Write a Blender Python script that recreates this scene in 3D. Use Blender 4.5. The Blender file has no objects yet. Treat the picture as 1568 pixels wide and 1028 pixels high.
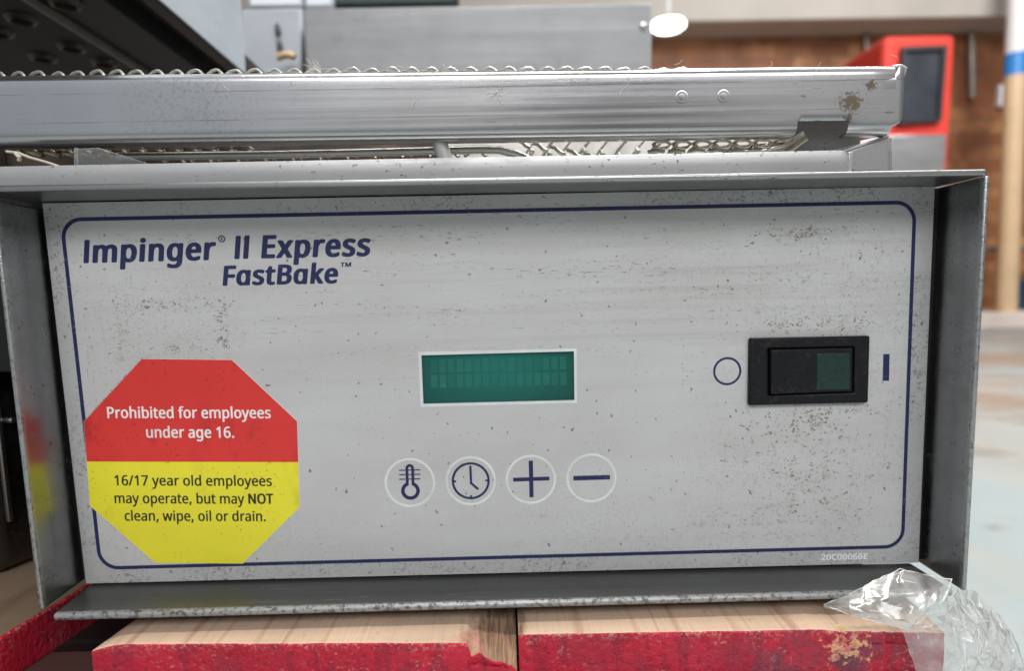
import bpy, bmesh, math, random
from math import radians, sin, cos, pi
from mathutils import Vector, Matrix, noise
from mathutils.geometry import tessellate_polygon

S = bpy.context.scene
COL = S.collection
random.seed(7)

# ------------------------------------------------------------------ camera
# metres; faceplate of the control box stands in the plane y = 0, z = 0 at its lower edge
F_PX, CX, CY = 1007.2, 784.0, 572.3
CAM = Vector((0.0022, -0.3021, 0.1333))
YAW, PITCH, ROLL = -0.0132, -0.1194, 0.0223
ROT = Matrix.Rotation(YAW, 3, 'Z') @ Matrix.Rotation(PITCH, 3, 'X') @ Matrix.Rotation(ROLL, 3, 'Y')
cam_d = bpy.data.cameras.new('camera')
cam = bpy.data.objects.new('camera', cam_d)
COL.objects.link(cam)
right, fwd, up = ROT.col[0], ROT.col[1], ROT.col[2]
M = Matrix((right, up, -fwd)).transposed().to_4x4()
M.translation = CAM
cam.matrix_world = M
cam_d.sensor_width = 36.0
cam_d.lens = 36.0 * F_PX / 1568.0
cam_d.shift_y = (CY - 514.0) / 1568.0
cam_d.clip_start = 0.01
cam_d.clip_end = 200.0
cam_d.dof.use_dof = True
cam_d.dof.focus_distance = 0.292
cam_d.dof.aperture_fstop = 6.6
S.camera = cam

# ------------------------------------------------------------------ world, lamps, exposure
W = bpy.data.worlds.new('World')
S.world = W
W.use_nodes = True
wn, wl = W.node_tree.nodes, W.node_tree.links
wbg = wn['Background']
wtc = wn.new('ShaderNodeTexCoord')
wsep = wn.new('ShaderNodeSeparateXYZ')
wl.new(wtc.outputs['Generated'], wsep.inputs[0])
wr = wn.new('ShaderNodeValToRGB')                    # dim hall: dark floor side, walls, pale ceiling
wr.color_ramp.elements[0].position = 0.40
wr.color_ramp.elements[0].color = (0.10, 0.095, 0.09, 1)
wr.color_ramp.elements[1].position = 0.66
wr.color_ramp.elements[1].color = (0.72, 0.73, 0.74, 1)
wm = wn.new('ShaderNodeMath'); wm.operation = 'MULTIPLY_ADD'
wm.inputs[1].default_value = 0.5; wm.inputs[2].default_value = 0.5
wl.new(wsep.outputs['Z'], wm.inputs[0]); wl.new(wm.outputs[0], wr.inputs[0])
wno = wn.new('ShaderNodeTexNoise'); wno.inputs['Scale'].default_value = 2.2; wno.inputs['Detail'].default_value = 3
wl.new(wtc.outputs['Generated'], wno.inputs['Vector'])
wr2 = wn.new('ShaderNodeValToRGB')                   # invented bands, bluish left, dark middle, warm right, for the rail to reflect
_r = wr2.color_ramp
for pos, col in ((0.0, (.55, .60, .66)), (.22, (1.15, 1.25, 1.36)), (.40, (1.05, 1.03, 1.02)), (.475, (1.0, .93, .91)), (.52, (.16, .16, .155)), (.63, (.20, .19, .185)), (.70, (1.05, 1.0, .98)), (.82, (1.02, .98, .96)), (1.0, (.5, .48, .46))):
    if pos in (0.0, 1.0): e = _r.elements[0 if pos == 0 else len(_r.elements)-1]
    else: e = _r.elements.new(pos)
    e.position = pos; e.color = (*col, 1)
wma = wn.new('ShaderNodeMath'); wma.operation = 'MULTIPLY_ADD'; wma.inputs[1].default_value = 0.5; wma.inputs[2].default_value = 0.5
wmb = wn.new('ShaderNodeMath'); wmb.operation = 'MULTIPLY_ADD'; wmb.inputs[1].default_value = 0.16; wmb.inputs[2].default_value = -0.08
wmc = wn.new('ShaderNodeMath'); wmc.operation = 'ADD'
wl.new(wsep.outputs['X'], wma.inputs[0]); wl.new(wno.outputs['Fac'], wmb.inputs[0]); wl.new(wma.outputs[0], wmc.inputs[0]); wl.new(wmb.outputs[0], wmc.inputs[1])
wl.new(wmc.outputs[0], wr2.inputs[0])
wmx = wn.new('ShaderNodeMix'); wmx.data_type = 'RGBA'; wmx.blend_type = 'MULTIPLY'
wmx.inputs[0].default_value = 1.0
wl.new(wr.outputs[0], wmx.inputs[6]); wl.new(wr2.outputs[0], wmx.inputs[7])
wl.new(wmx.outputs[2], wbg.inputs['Color'])
wbg.inputs['Strength'].default_value = 0.70

def area_lamp(name, loc, target, sx, sy, watts, col):
    d = bpy.data.lights.new(name, 'AREA')
    d.shape = 'RECTANGLE'; d.size = sx; d.size_y = sy
    d.energy = watts; d.color = col
    o = bpy.data.objects.new(name, d)
    COL.objects.link(o)
    o.location = loc
    o.rotation_euler = (Vector(target) - Vector(loc)).to_track_quat('-Z', 'Y').to_euler()
    return o
area_lamp('high_lamp', (0.0, -0.05, 2.2), (0, -0.05, 0.0), 1.3, 0.20, 40, (1.0, 0.96, 0.90))     # tube right overhead
area_lamp('front_fill', (0.3, -2.5, 1.95), (0, 0, 0.08), 2.6, 1.1, 64, (0.98, 0.985, 1.0))           # added unseen source behind the camera, lighting the faceplate
area_lamp('high_lamp', (2.3, 0.9, 2.9), (2.3, 3.4, 0.6), 1.8, 1.8, 135, (1.0, 0.98, 0.95))        # hall lights at the back
area_lamp('high_lamp', (1.1, 1.5, 2.2), (-0.2, 0.3, 0.35), 1.0, 0.5, 30, (0.90, 0.95, 1.0))  # added cool lamp, aimed to brighten the hood's side wall

S.view_settings.view_transform = 'Standard'
S.view_settings.look = 'None'
S.view_settings.exposure = 0.0
S.view_settings.gamma = 1.0
S.view_settings.use_curve_mapping = False
S.cycles.max_bounces = 8
S.cycles.transparent_max_bounces = 16
S.cycles.use_denoising = True

# ------------------------------------------------------------------ where a sight line meets a plane
def ray(px, py):
    return (right * ((px - CX) / F_PX) + fwd + up * ((CY - py) / F_PX))
def at(px, py, y):
    d = ray(px, py)
    return CAM + d * ((y - CAM.y) / d.y)
def atz(px, py, z):
    d = ray(px, py)
    return CAM + d * ((z - CAM.z) / d.z)

# ------------------------------------------------------------------ object helpers
def tag(o, label=None, cat=None, group=None, kind=None):
    if label: o['label'] = label
    if cat: o['category'] = cat
    if group: o['group'] = group
    if kind: o['kind'] = kind
    return o
def thing(name, label, cat, loc=(0, 0, 0), group=None):
    o = bpy.data.objects.new(name, None)
    o.empty_display_size = 0.02
    COL.objects.link(o)
    o.location = loc
    return tag(o, label, cat, group)
def wloc(o):
    v = Vector((0, 0, 0))
    while o is not None:
        v += Vector(o.location); o = o.parent
    return v
def obj(name, bm, mat, parent=None, smooth=True, bevel=0, seg=2, angle=35, subsurf=0, origin=None):
    """one mesh object from a bmesh given in world coordinates"""
    me = bpy.data.meshes.new(name)
    bmesh.ops.recalc_face_normals(bm, faces=bm.faces)
    off = wloc(parent)
    if parent is None and origin is not None:
        off = Vector(origin)
    bmesh.ops.translate(bm, verts=bm.verts, vec=-off)
    bm.to_mesh(me); bm.free()
    o = bpy.data.objects.new(name, me)
    COL.objects.link(o)
    if parent is None and origin is not None:
        o.location = origin
    for m in (mat if isinstance(mat, (list, tuple)) else [mat]):
        me.materials.append(m)
    o.parent = parent
    if bevel:
        b = o.modifiers.new('bevel', 'BEVEL')
        b.width = bevel; b.segments = seg; b.limit_method = 'ANGLE'; b.angle_limit = radians(30)
        b.harden_normals = False
    if subsurf:
        s = o.modifiers.new('sub', 'SUBSURF'); s.levels = subsurf; s.render_levels = subsurf
    if smooth:
        for p in me.polygons: p.use_smooth = True
        try:
            me.set_sharp_from_angle(angle=radians(angle))
        except Exception:
            pass
    return o
def bx(bm, x0, x1, y0, y1, z0, z1):
    v = [bm.verts.new(p) for p in ((x0,y0,z0),(x1,y0,z0),(x1,y1,z0),(x0,y1,z0),(x0,y0,z1),(x1,y0,z1),(x1,y1,z1),(x0,y1,z1))]
    for f in ((0,3,2,1),(4,5,6,7),(0,1,5,4),(1,2,6,5),(2,3,7,6),(3,0,4,7)):
        bm.faces.new([v[i] for i in f])
    return v
def hexa(bm, p):
    """8 points: bottom ring then top ring"""
    v = [bm.verts.new(q) for q in p]
    for f in ((0,3,2,1),(4,5,6,7),(0,1,5,4),(1,2,6,5),(2,3,7,6),(3,0,4,7)):
        bm.faces.new([v[i] for i in f])
def slab(bm, quad, t):
    t = Vector(t)
    hexa(bm, [Vector(q) for q in quad] + [Vector(q) + t for q in quad])
def tube(bm, pts, r, n=10, cap=True, radii=None):
    pts = [Vector(p) for p in pts]
    rings = []
    prev = None
    for i, p in enumerate(pts):
        t = (pts[min(i+1, len(pts)-1)] - pts[max(i-1, 0)]).normalized()
        if prev is None:
            a = Vector((0, 0, 1)) if abs(t.z) < 0.9 else Vector((1, 0, 0))
            u = t.cross(a).normalized()
        else:
            u = (prev - t * prev.dot(t)).normalized()
        prev = u
        w = t.cross(u)
        rr = radii[i] if radii else r
        rings.append([bm.verts.new(p + (u * cos(2*pi*k/n) + w * sin(2*pi*k/n)) * rr) for k in range(n)])
    for a, b in zip(rings, rings[1:]):
        for k in range(n):
            bm.faces.new((a[k], a[(k+1) % n], b[(k+1) % n], b[k]))
    if cap:
        bm.faces.new(rings[0][::-1]); bm.faces.new(rings[-1])
def prism(bm, loops, place, t, mat_index=0):
    """flat shape with holes -> solid of thickness t; place(u, v) gives the back point, t the vector to its front"""
    t = Vector(t)
    V = [[Vector((u, v, 0)) for u, v in l] for l in loops]
    tri = tessellate_polygon(V)
    flat = [p for l in V for p in l]
    back = [bm.verts.new(place(p.x, p.y)) for p in flat]
    front = [bm.verts.new(place(p.x, p.y) + t) for p in flat]
    for a, b, c in tri:
        try:
            f = bm.faces.new((front[a], front[b], front[c])); f.material_index = mat_index
        except ValueError:
            pass
    s = 0
    for l in V:
        n = len(l)
        for i in range(n):
            j = (i + 1) % n
            try:
                f = bm.faces.new((back[s+i], back[s+j], front[s+j], front[s+i])); f.material_index = mat_index
            except ValueError:
                pass
        s += n
def ring_loops(cx, cy, r0, r1, n=56):
    a = [(cx + r1*cos(2*pi*k/n), cy + r1*sin(2*pi*k/n)) for k in range(n)]
    b = [(cx + r0*cos(2*pi*k/n), cy + r0*sin(2*pi*k/n)) for k in range(n)]
    return [a, b[::-1]]

# ------------------------------------------------------------------ materials
class Mat:
    def __init__(self, name):
        self.m = bpy.data.materials.new(name); self.m.use_nodes = True
        self.t = self.m.node_tree; self.n = self.t.nodes; self.b = self.n['Principled BSDF']
        self._tc = None
    def new(self, k, **kw):
        x = self.n.new(k)
        for a, v in kw.items(): setattr(x, a, v)
        return x
    def link(self, a, b): self.t.links.new(a, b)
    def set(self, sock, v):
        i = self.b.inputs[sock]
        if hasattr(v, 'default_value') and hasattr(v, 'node'): self.link(v, i)
        else: i.default_value = v if not (isinstance(v, tuple) and len(v) == 3) else (*v, 1)
        return self
    def co(self):
        if self._tc is None: self._tc = self.new('ShaderNodeTexCoord').outputs['Object']
        return self._tc
    def mapped(self, scale, loc=(0, 0, 0), rot=(0, 0, 0)):
        mp = self.new('ShaderNodeMapping')
        mp.inputs['Scale'].default_value = scale; mp.inputs['Location'].default_value = loc; mp.inputs['Rotation'].default_value = rot
        self.link(self.co(), mp.inputs[0]); return mp.outputs[0]
    def noise(self, scale=1.0, stretch=(1, 1, 1), detail=3.0, rough=0.55, loc=(0, 0, 0), dist=0.0):
        x = self.new('ShaderNodeTexNoise')
        x.inputs['Scale'].default_value = scale; x.inputs['Detail'].default_value = detail; x.inputs['Roughness'].default_value = rough
        x.inputs['Distortion'].default_value = dist
        self.link(self.mapped(stretch, loc), x.inputs['Vector']); return x.outputs['Fac']
    def step(self, v, a, b, lo=0.0, hi=1.0):
        x = self.new('ShaderNodeMapRange'); x.clamp = True
        self.link(v, x.inputs[0])
        for i, q in enumerate((a, b, lo, hi)): x.inputs[i+1].default_value = q
        return x.outputs[0]
    def math(self, op, a, b=None):
        x = self.new('ShaderNodeMath', operation=op)
        for i, q in enumerate((a, b)):
            if q is None: continue
            if hasattr(q, 'node'): self.link(q, x.inputs[i])
            else: x.inputs[i].default_value = q
        return x.outputs[0]
    def mul(self, *a):
        r = a[0]
        for q in a[1:]: r = self.math('MULTIPLY', r, q)
        return r
    def mx(self, a, b): return self.math('MAXIMUM', a, b)
    def near(self, p, r0, r1, sc=(1, 1, 1)):
        """1 inside r0 of the object-space point p, 0 outside r1"""
        x = self.new('ShaderNodeVectorMath', operation='DISTANCE')
        self.link(self.mapped(sc), x.inputs[0]); x.inputs[1].default_value = [q*s for q, s in zip(p, sc)]
        return self.step(x.outputs['Value'], r0, r1, 1.0, 0.0)
    def axis(self, k):
        s = self.new('ShaderNodeSeparateXYZ'); self.link(self.co(), s.inputs[0]); return s.outputs[k]
    def mix(self, f, a, b):
        x = self.new('ShaderNodeMix', data_type='RGBA')
        for i, q in ((0, f), (6, a), (7, b)):
            if hasattr(q, 'node'): self.link(q, x.inputs[i])
            else: x.inputs[i].default_value = q if i == 0 else (*q, 1)
        return x.outputs[2]
    def bump(self, h, strength=0.2, dist=0.001):
        x = self.new('ShaderNodeBump'); x.inputs['Strength'].default_value = strength; x.inputs['Distance'].default_value = dist
        self.link(h, x.inputs['Height']); self.link(x.outputs[0], self.b.inputs['Normal']); return x

def plain(name, col, rough=0.5, metal=0.0, spec=0.5, var=0.0, scale=30):
    m = Mat(name)
    if var:
        n = m.step(m.noise(scale, detail=4), 0.3, 0.7)
        m.set('Base Color', m.mix(n, tuple(c*(1-var) for c in col), tuple(min(1, c*(1+var)) for c in col)))
    else:
        m.set('Base Color', col)
    m.set('Roughness', rough).set('Metallic', metal)
    m.b.inputs['Specular IOR Level'].default_value = spec
    return m.m

def steel(name, col=(0.55, 0.555, 0.56), rough=0.34, brush=(4, 900, 900), dirt=0.5, dirtcol=(0.05, 0.04, 0.03), speck=700, brushamt=0.15, extra=None, dull=0.0, bumpy=0.25):
    """brushed sheet steel with fine lines along one axis, smears and specks of baked grease"""
    m = Mat(name)
    br = m.noise(1.0, stretch=brush, detail=4, rough=0.7)
    cl = m.noise(14, detail=4)
    sp = m.mul(m.step(m.noise(speck, detail=3, rough=0.6), 0.62, 0.70), m.step(m.noise(45, detail=2, loc=(3, 1, 2)), 0.42, 0.62))
    smear = m.step(m.noise(30, stretch=(0.5, 1, 1.6), detail=6, rough=0.7, loc=(5, 5, 1)), 0.50, 0.80)
    c = m.mix(m.step(cl, 0.3, 0.7), tuple(q*0.88 for q in col), tuple(q*1.06 for q in col))
    c = m.mix(m.step(br, 0.25, 0.75, 0.0, 0.35), c, tuple(q*0.72 for q in col))
    c = m.mix(m.mul(smear, 0.55*dirt), c, (0.16, 0.14, 0.12))
    d = m.mul(sp, min(1.0, dirt*1.5))
    if extra: 
        e, ecol = extra(m)
        c = m.mix(e, c, ecol)
        d = m.mx(d, m.mul(e, 0.45))
    c = m.mix(m.mul(sp, min(1.0, dirt*1.4)), c, dirtcol)
    m.set('Base Color', c)
    m.set('Metallic', m.math('SUBTRACT', 1.0-dull, m.mul(d, 0.9*(1-dull))))
    r = m.math('ADD', m.step(br, 0.2, 0.8, rough-0.06, rough+0.10), m.mul(smear, min(0.22, 0.3*dirt)))
    m.set('Roughness', m.mx(r, m.mul(d, 0.75)))
    h = m.math('ADD', m.mul(br, brushamt), m.math('ADD', m.mul(d, 0.6), m.mul(m.noise(60, detail=2), 0.5)))
    m.bump(h, bumpy, 0.0006)
    return m.m

# ---- the materials of the place
def lip_crust(m):
    return m.mul(m.step(m.noise(380, detail=3), 0.60, 0.68), 0.5), (0.05, 0.042, 0.035)
STEEL = steel('brushed_steel', brush=(6, 500, 700), dirt=0.35)
STEEL_V = steel('brushed_steel_upright', col=(0.46, 0.465, 0.47), rough=0.30, brush=(600, 600, 5), dirt=0.5)
STEEL_DULL = steel('greasy_steel', col=(0.36, 0.365, 0.36), rough=0.36, brush=(5, 700, 700), dirt=0.9)
STEEL_FAR = steel('plain_steel', col=(0.50, 0.52, 0.54), rough=0.42, brush=(3, 60, 90), dirt=0.15, speck=60)
GAP = plain('black_gap_fill', (0.012, 0.010, 0.008), 0.85, var=0.6, scale=600)
SOOT = plain('dark_interior', (0.018, 0.015, 0.013), 0.6, var=0.5, scale=20)

def rail_dirt(m):
    c1 = m.near(RAIL_SPOT1, 0.0015, 0.0105, (0.8, 0, 1.1))
    c2 = m.near(RAIL_SPOT2, 0.0008, 0.0055, (1, 0, 1))
    c3 = m.near(RAIL_SPOT3, 0.0008, 0.0062, (1, 0, 1))
    n = m.noise(620, detail=5, rough=0.7)
    k = m.mx(m.mx(c1, c2), c3)
    crust = m.step(m.math('ADD', m.mul(n, 0.75), m.mul(k, 0.34)), 0.59, 0.66)
    crust = m.mul(crust, m.step(k, 0.02, 0.2))
    z = m.axis('Z')
    ln = None
    for zz in RAIL_LINES:
        d = m.math('ABSOLUTE', m.math('SUBTRACT', z, zz))
        l = m.mul(m.step(d, 0.00012, 0.00035, 1.0, 0.0), m.step(m.noise(1.0, stretch=(35, 0, 300), detail=3), 0.40, 0.62), 0.55)
        ln = l if ln is None else m.mx(ln, l)
    marks = m.mul(m.step(m.noise(1.0, stretch=(120, 200, 700), detail=3, loc=(2, 2, 2)), 0.66, 0.72), m.step(m.noise(16, detail=2), 0.48, 0.62), 0.8)
    pale = m.mul(m.step(m.noise(700, detail=3, loc=(1, 0, 1)), 0.52, 0.66), m.near(RAIL_DULL, 0.006, 0.032, (0.8, 0, 1)), 0.35)
    return m.mx(m.mx(crust, pale), m.mx(ln, marks)), m.mix(m.mx(crust, 0.0), (0.10, 0.10, 0.10), (0.15, 0.118, 0.08))
RAIL_Y = 0.012
def loc_(p, org): return tuple(Vector(p) - Vector(org))
CONV = Vector((0.0, 0.14, 0.20))
RAIL_SPOT1 = loc_(at(1303, 156, RAIL_Y), CONV)
RAIL_SPOT2 = loc_(at(1334, 130, RAIL_Y), CONV)
RAIL_SPOT3 = loc_(at(1300, 181, RAIL_Y), CONV)
RAIL_DULL = loc_(at(285, 155, RAIL_Y), CONV)
RAIL_LINES = (0.0, 0.0)   # set below once the rail is placed
zA = at(700, 133, RAIL_Y).z - CONV.z
zB = at(700, 177, RAIL_Y).z - CONV.z
RAIL_LINES = (zA, zB)
RAIL_STEEL = steel('rail_aluminium', col=(0.53, 0.533, 0.54), rough=0.20, dull=0.06, bumpy=0.05, brush=(4, 160, 420), dirt=0.15, speck=600, brushamt=0.06, extra=rail_dirt)

# printed overlay of the faceplate: pale grey field, darker grey margin, both soiled
def overlay(name, col, margin):
    m = Mat(name)
    P = lambda px, py: tuple(at(px, py, 0.0))
    fine = m.step(m.noise(900, detail=2), 0.3, 0.7)
    big = m.step(m.noise(1.0, stretch=(8, 0, 26), detail=6, rough=.6), 0.34, 0.66)
    c = m.mix(big, tuple(q*k for q, k in zip(col, (.90, .885, .87))), tuple(min(1, q*1.035) for q in col))
    c = m.mix(m.mul(fine, 0.10), c, tuple(q*0.75 for q in col))
    # streaks of grease wiped sideways, and runs
    hs = m.mul(m.step(m.noise(1.0, stretch=(230, 0, 900), detail=4, rough=0.7), 0.56, 0.66), m.step(m.noise(1.0, stretch=(12, 0, 170), detail=3, loc=(4, 0, 1)), 0.50, 0.60))
    band = m.step(m.noise(1.0, stretch=(6, 0, 210), detail=4, rough=0.6, loc=(1, 0, 7)), 0.46, 0.70)
    vs = m.mul(m.step(m.noise(1.0, stretch=(800, 0, 260), detail=4, rough=0.7, loc=(2, 0, 2)), 0.56, 0.66), m.step(m.noise(1.0, stretch=(190, 0, 12), detail=3, loc=(8, 0, 3)), 0.50, 0.60))
    sp1 = m.step(m.noise(560, detail=4, rough=0.62, dist=1.2), 0.545, 0.60)
    sp2 = m.step(m.noise(1050, detail=3, rough=0.6, loc=(7, 0, 3)), 0.60, 0.65)
    cl = m.step(m.noise(70, detail=4, rough=0.65, loc=(2, 0, 9)), 0.45, 0.56)
    cl2 = m.step(m.noise(24, detail=3, loc=(5, 0, 5)), 0.40, 0.54)
    rg = m.near(P(1235, 690), 0.010, 0.060, (0.85, 0, 0.8))
    rg = m.mx(rg, m.mul(m.near(P(1240, 490), 0.004, 0.040, (0.6, 0, 1.6)), 0.9))
    rg = m.mx(rg, m.mul(m.near(P(235, 485), 0.006, 0.042, (0.75, 0, 1.2)), 0.6))
    rg = m.mx(rg, m.mul(m.near(P(1290, 385), 0.004, 0.055, (0.5, 0, 1.5)), 0.65))
    rg = m.mx(rg, m.mul(m.near(P(1150, 815), 0.004, 0.07, (0.4, 0, 1.8)), 0.75))
    rg = m.mx(rg, m.mul(m.near(P(300, 840), 0.004, 0.05, (0.5, 0, 1.5)), 0.5))
    tr = m.near(P(1150, 380), 0.02, 0.15, (0.6, 0, 1.5))
    lft = m.near(P(180, 520), 0.005, 0.05, (1.2, 0, 0.6))
    top = m.near(P(850, 390), 0.02, 0.13, (0.35, 0, 1.7))
    d1 = m.mul(sp1, cl, rg, 0.4)
    d2 = m.mul(sp2, cl2, m.math('ADD', 0.22, m.mul(rg, 0.45)))
    d3 = m.mul(hs, m.mx(m.mul(top, 1.0), m.mul(m.near(P(1150, 810), 0.01, 0.08, (0.4, 0, 1.6)), 0.6)))
    d4 = m.mul(vs, m.mx(m.mul(lft, 0.9), m.mul(rg, 0.8)))
    tint = m.mul(band, m.mx(m.mul(tr, 0.50), m.mul(top, 0.30)))
    c = m.mix(tint, c, tuple(q*k for q, k in zip(col, (0.66, 0.60, 0.54))))
    dots = m.mul(m.step(m.noise(430, detail=1, rough=.3, loc=(9, 0, 4)), 0.77, 0.79), 0.8)
    dark = m.mx(m.mx(m.mx(d1, d2), m.mx(d3, d4)), dots)
    if margin:
        dark = m.mx(dark, m.mul(sp1, cl2, 0.6))
    dcol = m.mix(cl, (0.085, 0.07, 0.05), (0.17, 0.145, 0.11))
    c = m.mix(m.math('MINIMUM', m.mul(dark, 0.95), 0.92), c, dcol)
    m.set('Base Color', c)
    m.set('Roughness', m.mx(m.step(m.noise(40, detail=3), 0.3, 0.7, 0.36, 0.50), m.mul(dark, 0.8)))
    m.b.inputs['Specular IOR Level'].default_value = 0.4
    m.bump(m.math('ADD', m.mul(dark, 0.9), m.mul(m.noise(1100, detail=2), 0.22)), 0.22, 0.0005)
    return m.m
OVER = overlay('overlay_field', (0.525, 0.522, 0.517), False)
MARGIN = overlay('overlay_margin', (0.455, 0.455, 0.455), True)
def ink(name, col, wear=0.2):
    m = Mat(name)
    w = m.mul(m.step(m.noise(420, detail=4, rough=0.65), 0.62, 0.72), wear)
    c = m.mix(m.step(m.noise(60, detail=3), 0.3, 0.7), tuple(q*0.9 for q in col), tuple(q*1.12 for q in col))
    m.set('Base Color', m.mix(w, c, (0.25, 0.24, 0.22)))
    m.set('Roughness', 0.42); m.b.inputs['Specular IOR Level'].default_value = 0.25
    return m.m
NAVY = ink('navy_ink', (0.022, 0.026, 0.085), 0.3)
PALE = ink('pale_ink', (0.64, 0.66, 0.65), 0.25)
WHITE_INK = ink('white_ink', (0.80, 0.76, 0.75), 0.25)
GREY_INK = ink('grey_ink', (0.80, 0.81, 0.82), 0.4)
BLACK_INK = ink('black_ink', (0.03, 0.032, 0.025), 0.2)
def sticker(name, col, dark):
    m = Mat(name)
    smear = m.mul(m.step(m.noise(1.0, stretch=(90, 0, 45), detail=5, rough=0.65), 0.52, 0.72), m.step(m.noise(38, detail=3), 0.48, 0.66))
    sp = m.mul(m.step(m.noise(600, detail=3), 0.62, 0.68), m.step(m.noise(50, detail=3, loc=(3, 0, 0)), 0.48, 0.62))
    c = m.mix(m.step(m.noise(25, detail=3), 0.3, 0.7), tuple(q*0.92 for q in col), tuple(q*1.06 for q in col))
    c = m.mix(m.mul(smear, 0.55), c, dark)
    c = m.mix(m.mul(sp, 0.8), c, tuple(q*0.5 for q in dark))
    m.set('Base Color', c); m.set('Roughness', m.step(m.noise(80, detail=2), 0.3, 0.7, 0.34, 0.5))
    m.b.inputs['Specular IOR Level'].default_value = 0.35
    m.bump(m.math('ADD', m.noise(35, detail=2), m.mul(sp, 0.3)), 0.12, 0.001)
    return m.m
RED_ST = sticker('sticker_red', (0.66, 0.040, 0.034), (0.20, 0.012, 0.014))
YEL_ST = sticker('sticker_yellow', (0.78, 0.70, 0.035), (0.40, 0.33, 0.03))
STICKER_EDGE = plain('sticker_edge', (0.65, 0.62, 0.58), 0.5)
BLACK_PL = Mat('black_plastic')
_g = BLACK_PL
_d = _g.mul(_g.step(_g.noise(500, detail=4), 0.52, 0.70), _g.step(_g.noise(90, detail=2), 0.4, 0.65))
_g.set('Base Color', _g.mix(_g.mul(_d, 0.5), (0.008, 0.008, 0.010), (0.055, 0.052, 0.046)))
_g.set('Roughness', _g.step(_g.noise(200, detail=3), 0.3, 0.7, 0.36, 0.55)); _g.b.inputs['Specular IOR Level'].default_value = 0.22; _g.bump(_g.noise(1500, detail=2), 0.15, 0.0004)
BLACK_PL = _g.m
GREEN_PL = plain('dark_green_lens', (0.006, 0.028, 0.024), 0.30, var=0.35, scale=500)

# ================================================================== control box
d_fl = 0.0272                                        # how far the frame stands out
BOX = thing('control_box', 'grey oven control box with soiled keypad front, green display and black rocker switch', 'control box', (0, 0.12, 0))
TL, TR, BR, BL = at(64, 311, 0), at(1432, 285, 0), at(1407, 862.5, 0), at(131, 895, 0)

# faceplate with its printed field and margin
bm = bmesh.new()
disp_q = [(645.2, 544.4), (878.8, 538.2), (879.6, 613.2), (648.3, 618.9)]
xz = lambda px, py, y=0.0: (at(px, py, y).x, at(px, py, y).z)
def place_at(y): return lambda u, v: Vector((u, y, v))
prism(bm, [[(p.x, p.z) for p in (TL, TR, BR, BL)], [xz(*p) for p in disp_q][::-1]], place_at(.0015), (0, -.0015, 0))
face = obj('faceplate', bm, MARGIN, BOX, bevel=0.0003, seg=2)

def rrect(c, r, n=12):
    """rounded quad from corners TL, TR, BR, BL given as (x, z); runs clockwise"""
    out = []
    c = [Vector((p[0], p[1])) for p in c]
    for i in range(4):
        p, a, b = c[i], c[i-1], c[(i+1) % 4]
        u, v = (a-p).normalized(), (b-p).normalized()
        s, e = p+u*r, p+v*r
        o = p+u*r+v*r
        for k in range(n+1):
            t = k/n*pi/2
            out.append(tuple(o - v*r*cos(t) - u*r*sin(t)))
    return out
xz = lambda px, py, y=0.0: (at(px, py, y).x, at(px, py, y).z)
# the corners of the border line (centre of the stroke), from its straight runs
def isect(a, b, c, d):
    a, b, c, d = map(Vector, (a, b, c, d))
    r, s = b-a, d-c
    t = (c-a).cross(s)/r.cross(s) if False else ((c.x-a.x)*s.y-(c.y-a.y)*s.x)/(r.x*s.y-r.y*s.x)
    return a + r*t
tl_, tr_ = xz(150, 335.3), xz(1370, 310.3)
ll_, lb_ = xz(98, 370), xz(150.5, 838)
rl_, rb_ = xz(1399.5, 345), xz(1383, 800)
bl_, br_ = xz(195, 869.6), xz(1340, 838.5)
cs = [isect(tl_, tr_, ll_, lb_), isect(tl_, tr_, rl_, rb_), isect(bl_, br_, rl_, rb_), isect(bl_, br_, ll_, lb_)]
def grow(c, g):
    o = sum((Vector(p) for p in c), Vector((0, 0)))/4
    return [Vector(p) + Vector((g if p[0] > o.x else -g, g if p[1] > o.y else -g)) for p in c]
YF = 0.0
def place_at(y): return lambda u, v: Vector((u, y, v))
lw = 0.00086
bm = bmesh.new()
prism(bm, [rrect(grow(cs, -lw*0.5), 0.0085), [xz(*p) for p in disp_q][::-1]], place_at(YF-0.00002), (0, -0.00004, 0))
obj('printed_field', bm, OVER, face, smooth=False)
bm = bmesh.new()
prism(bm, [rrect(grow(cs, lw), 0.0095), rrect(grow(cs, -lw), 0.0078)[::-1]], place_at(YF-0.00002), (0, -0.00007, 0))
obj('border_line', bm, NAVY, face, smooth=False)

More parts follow.
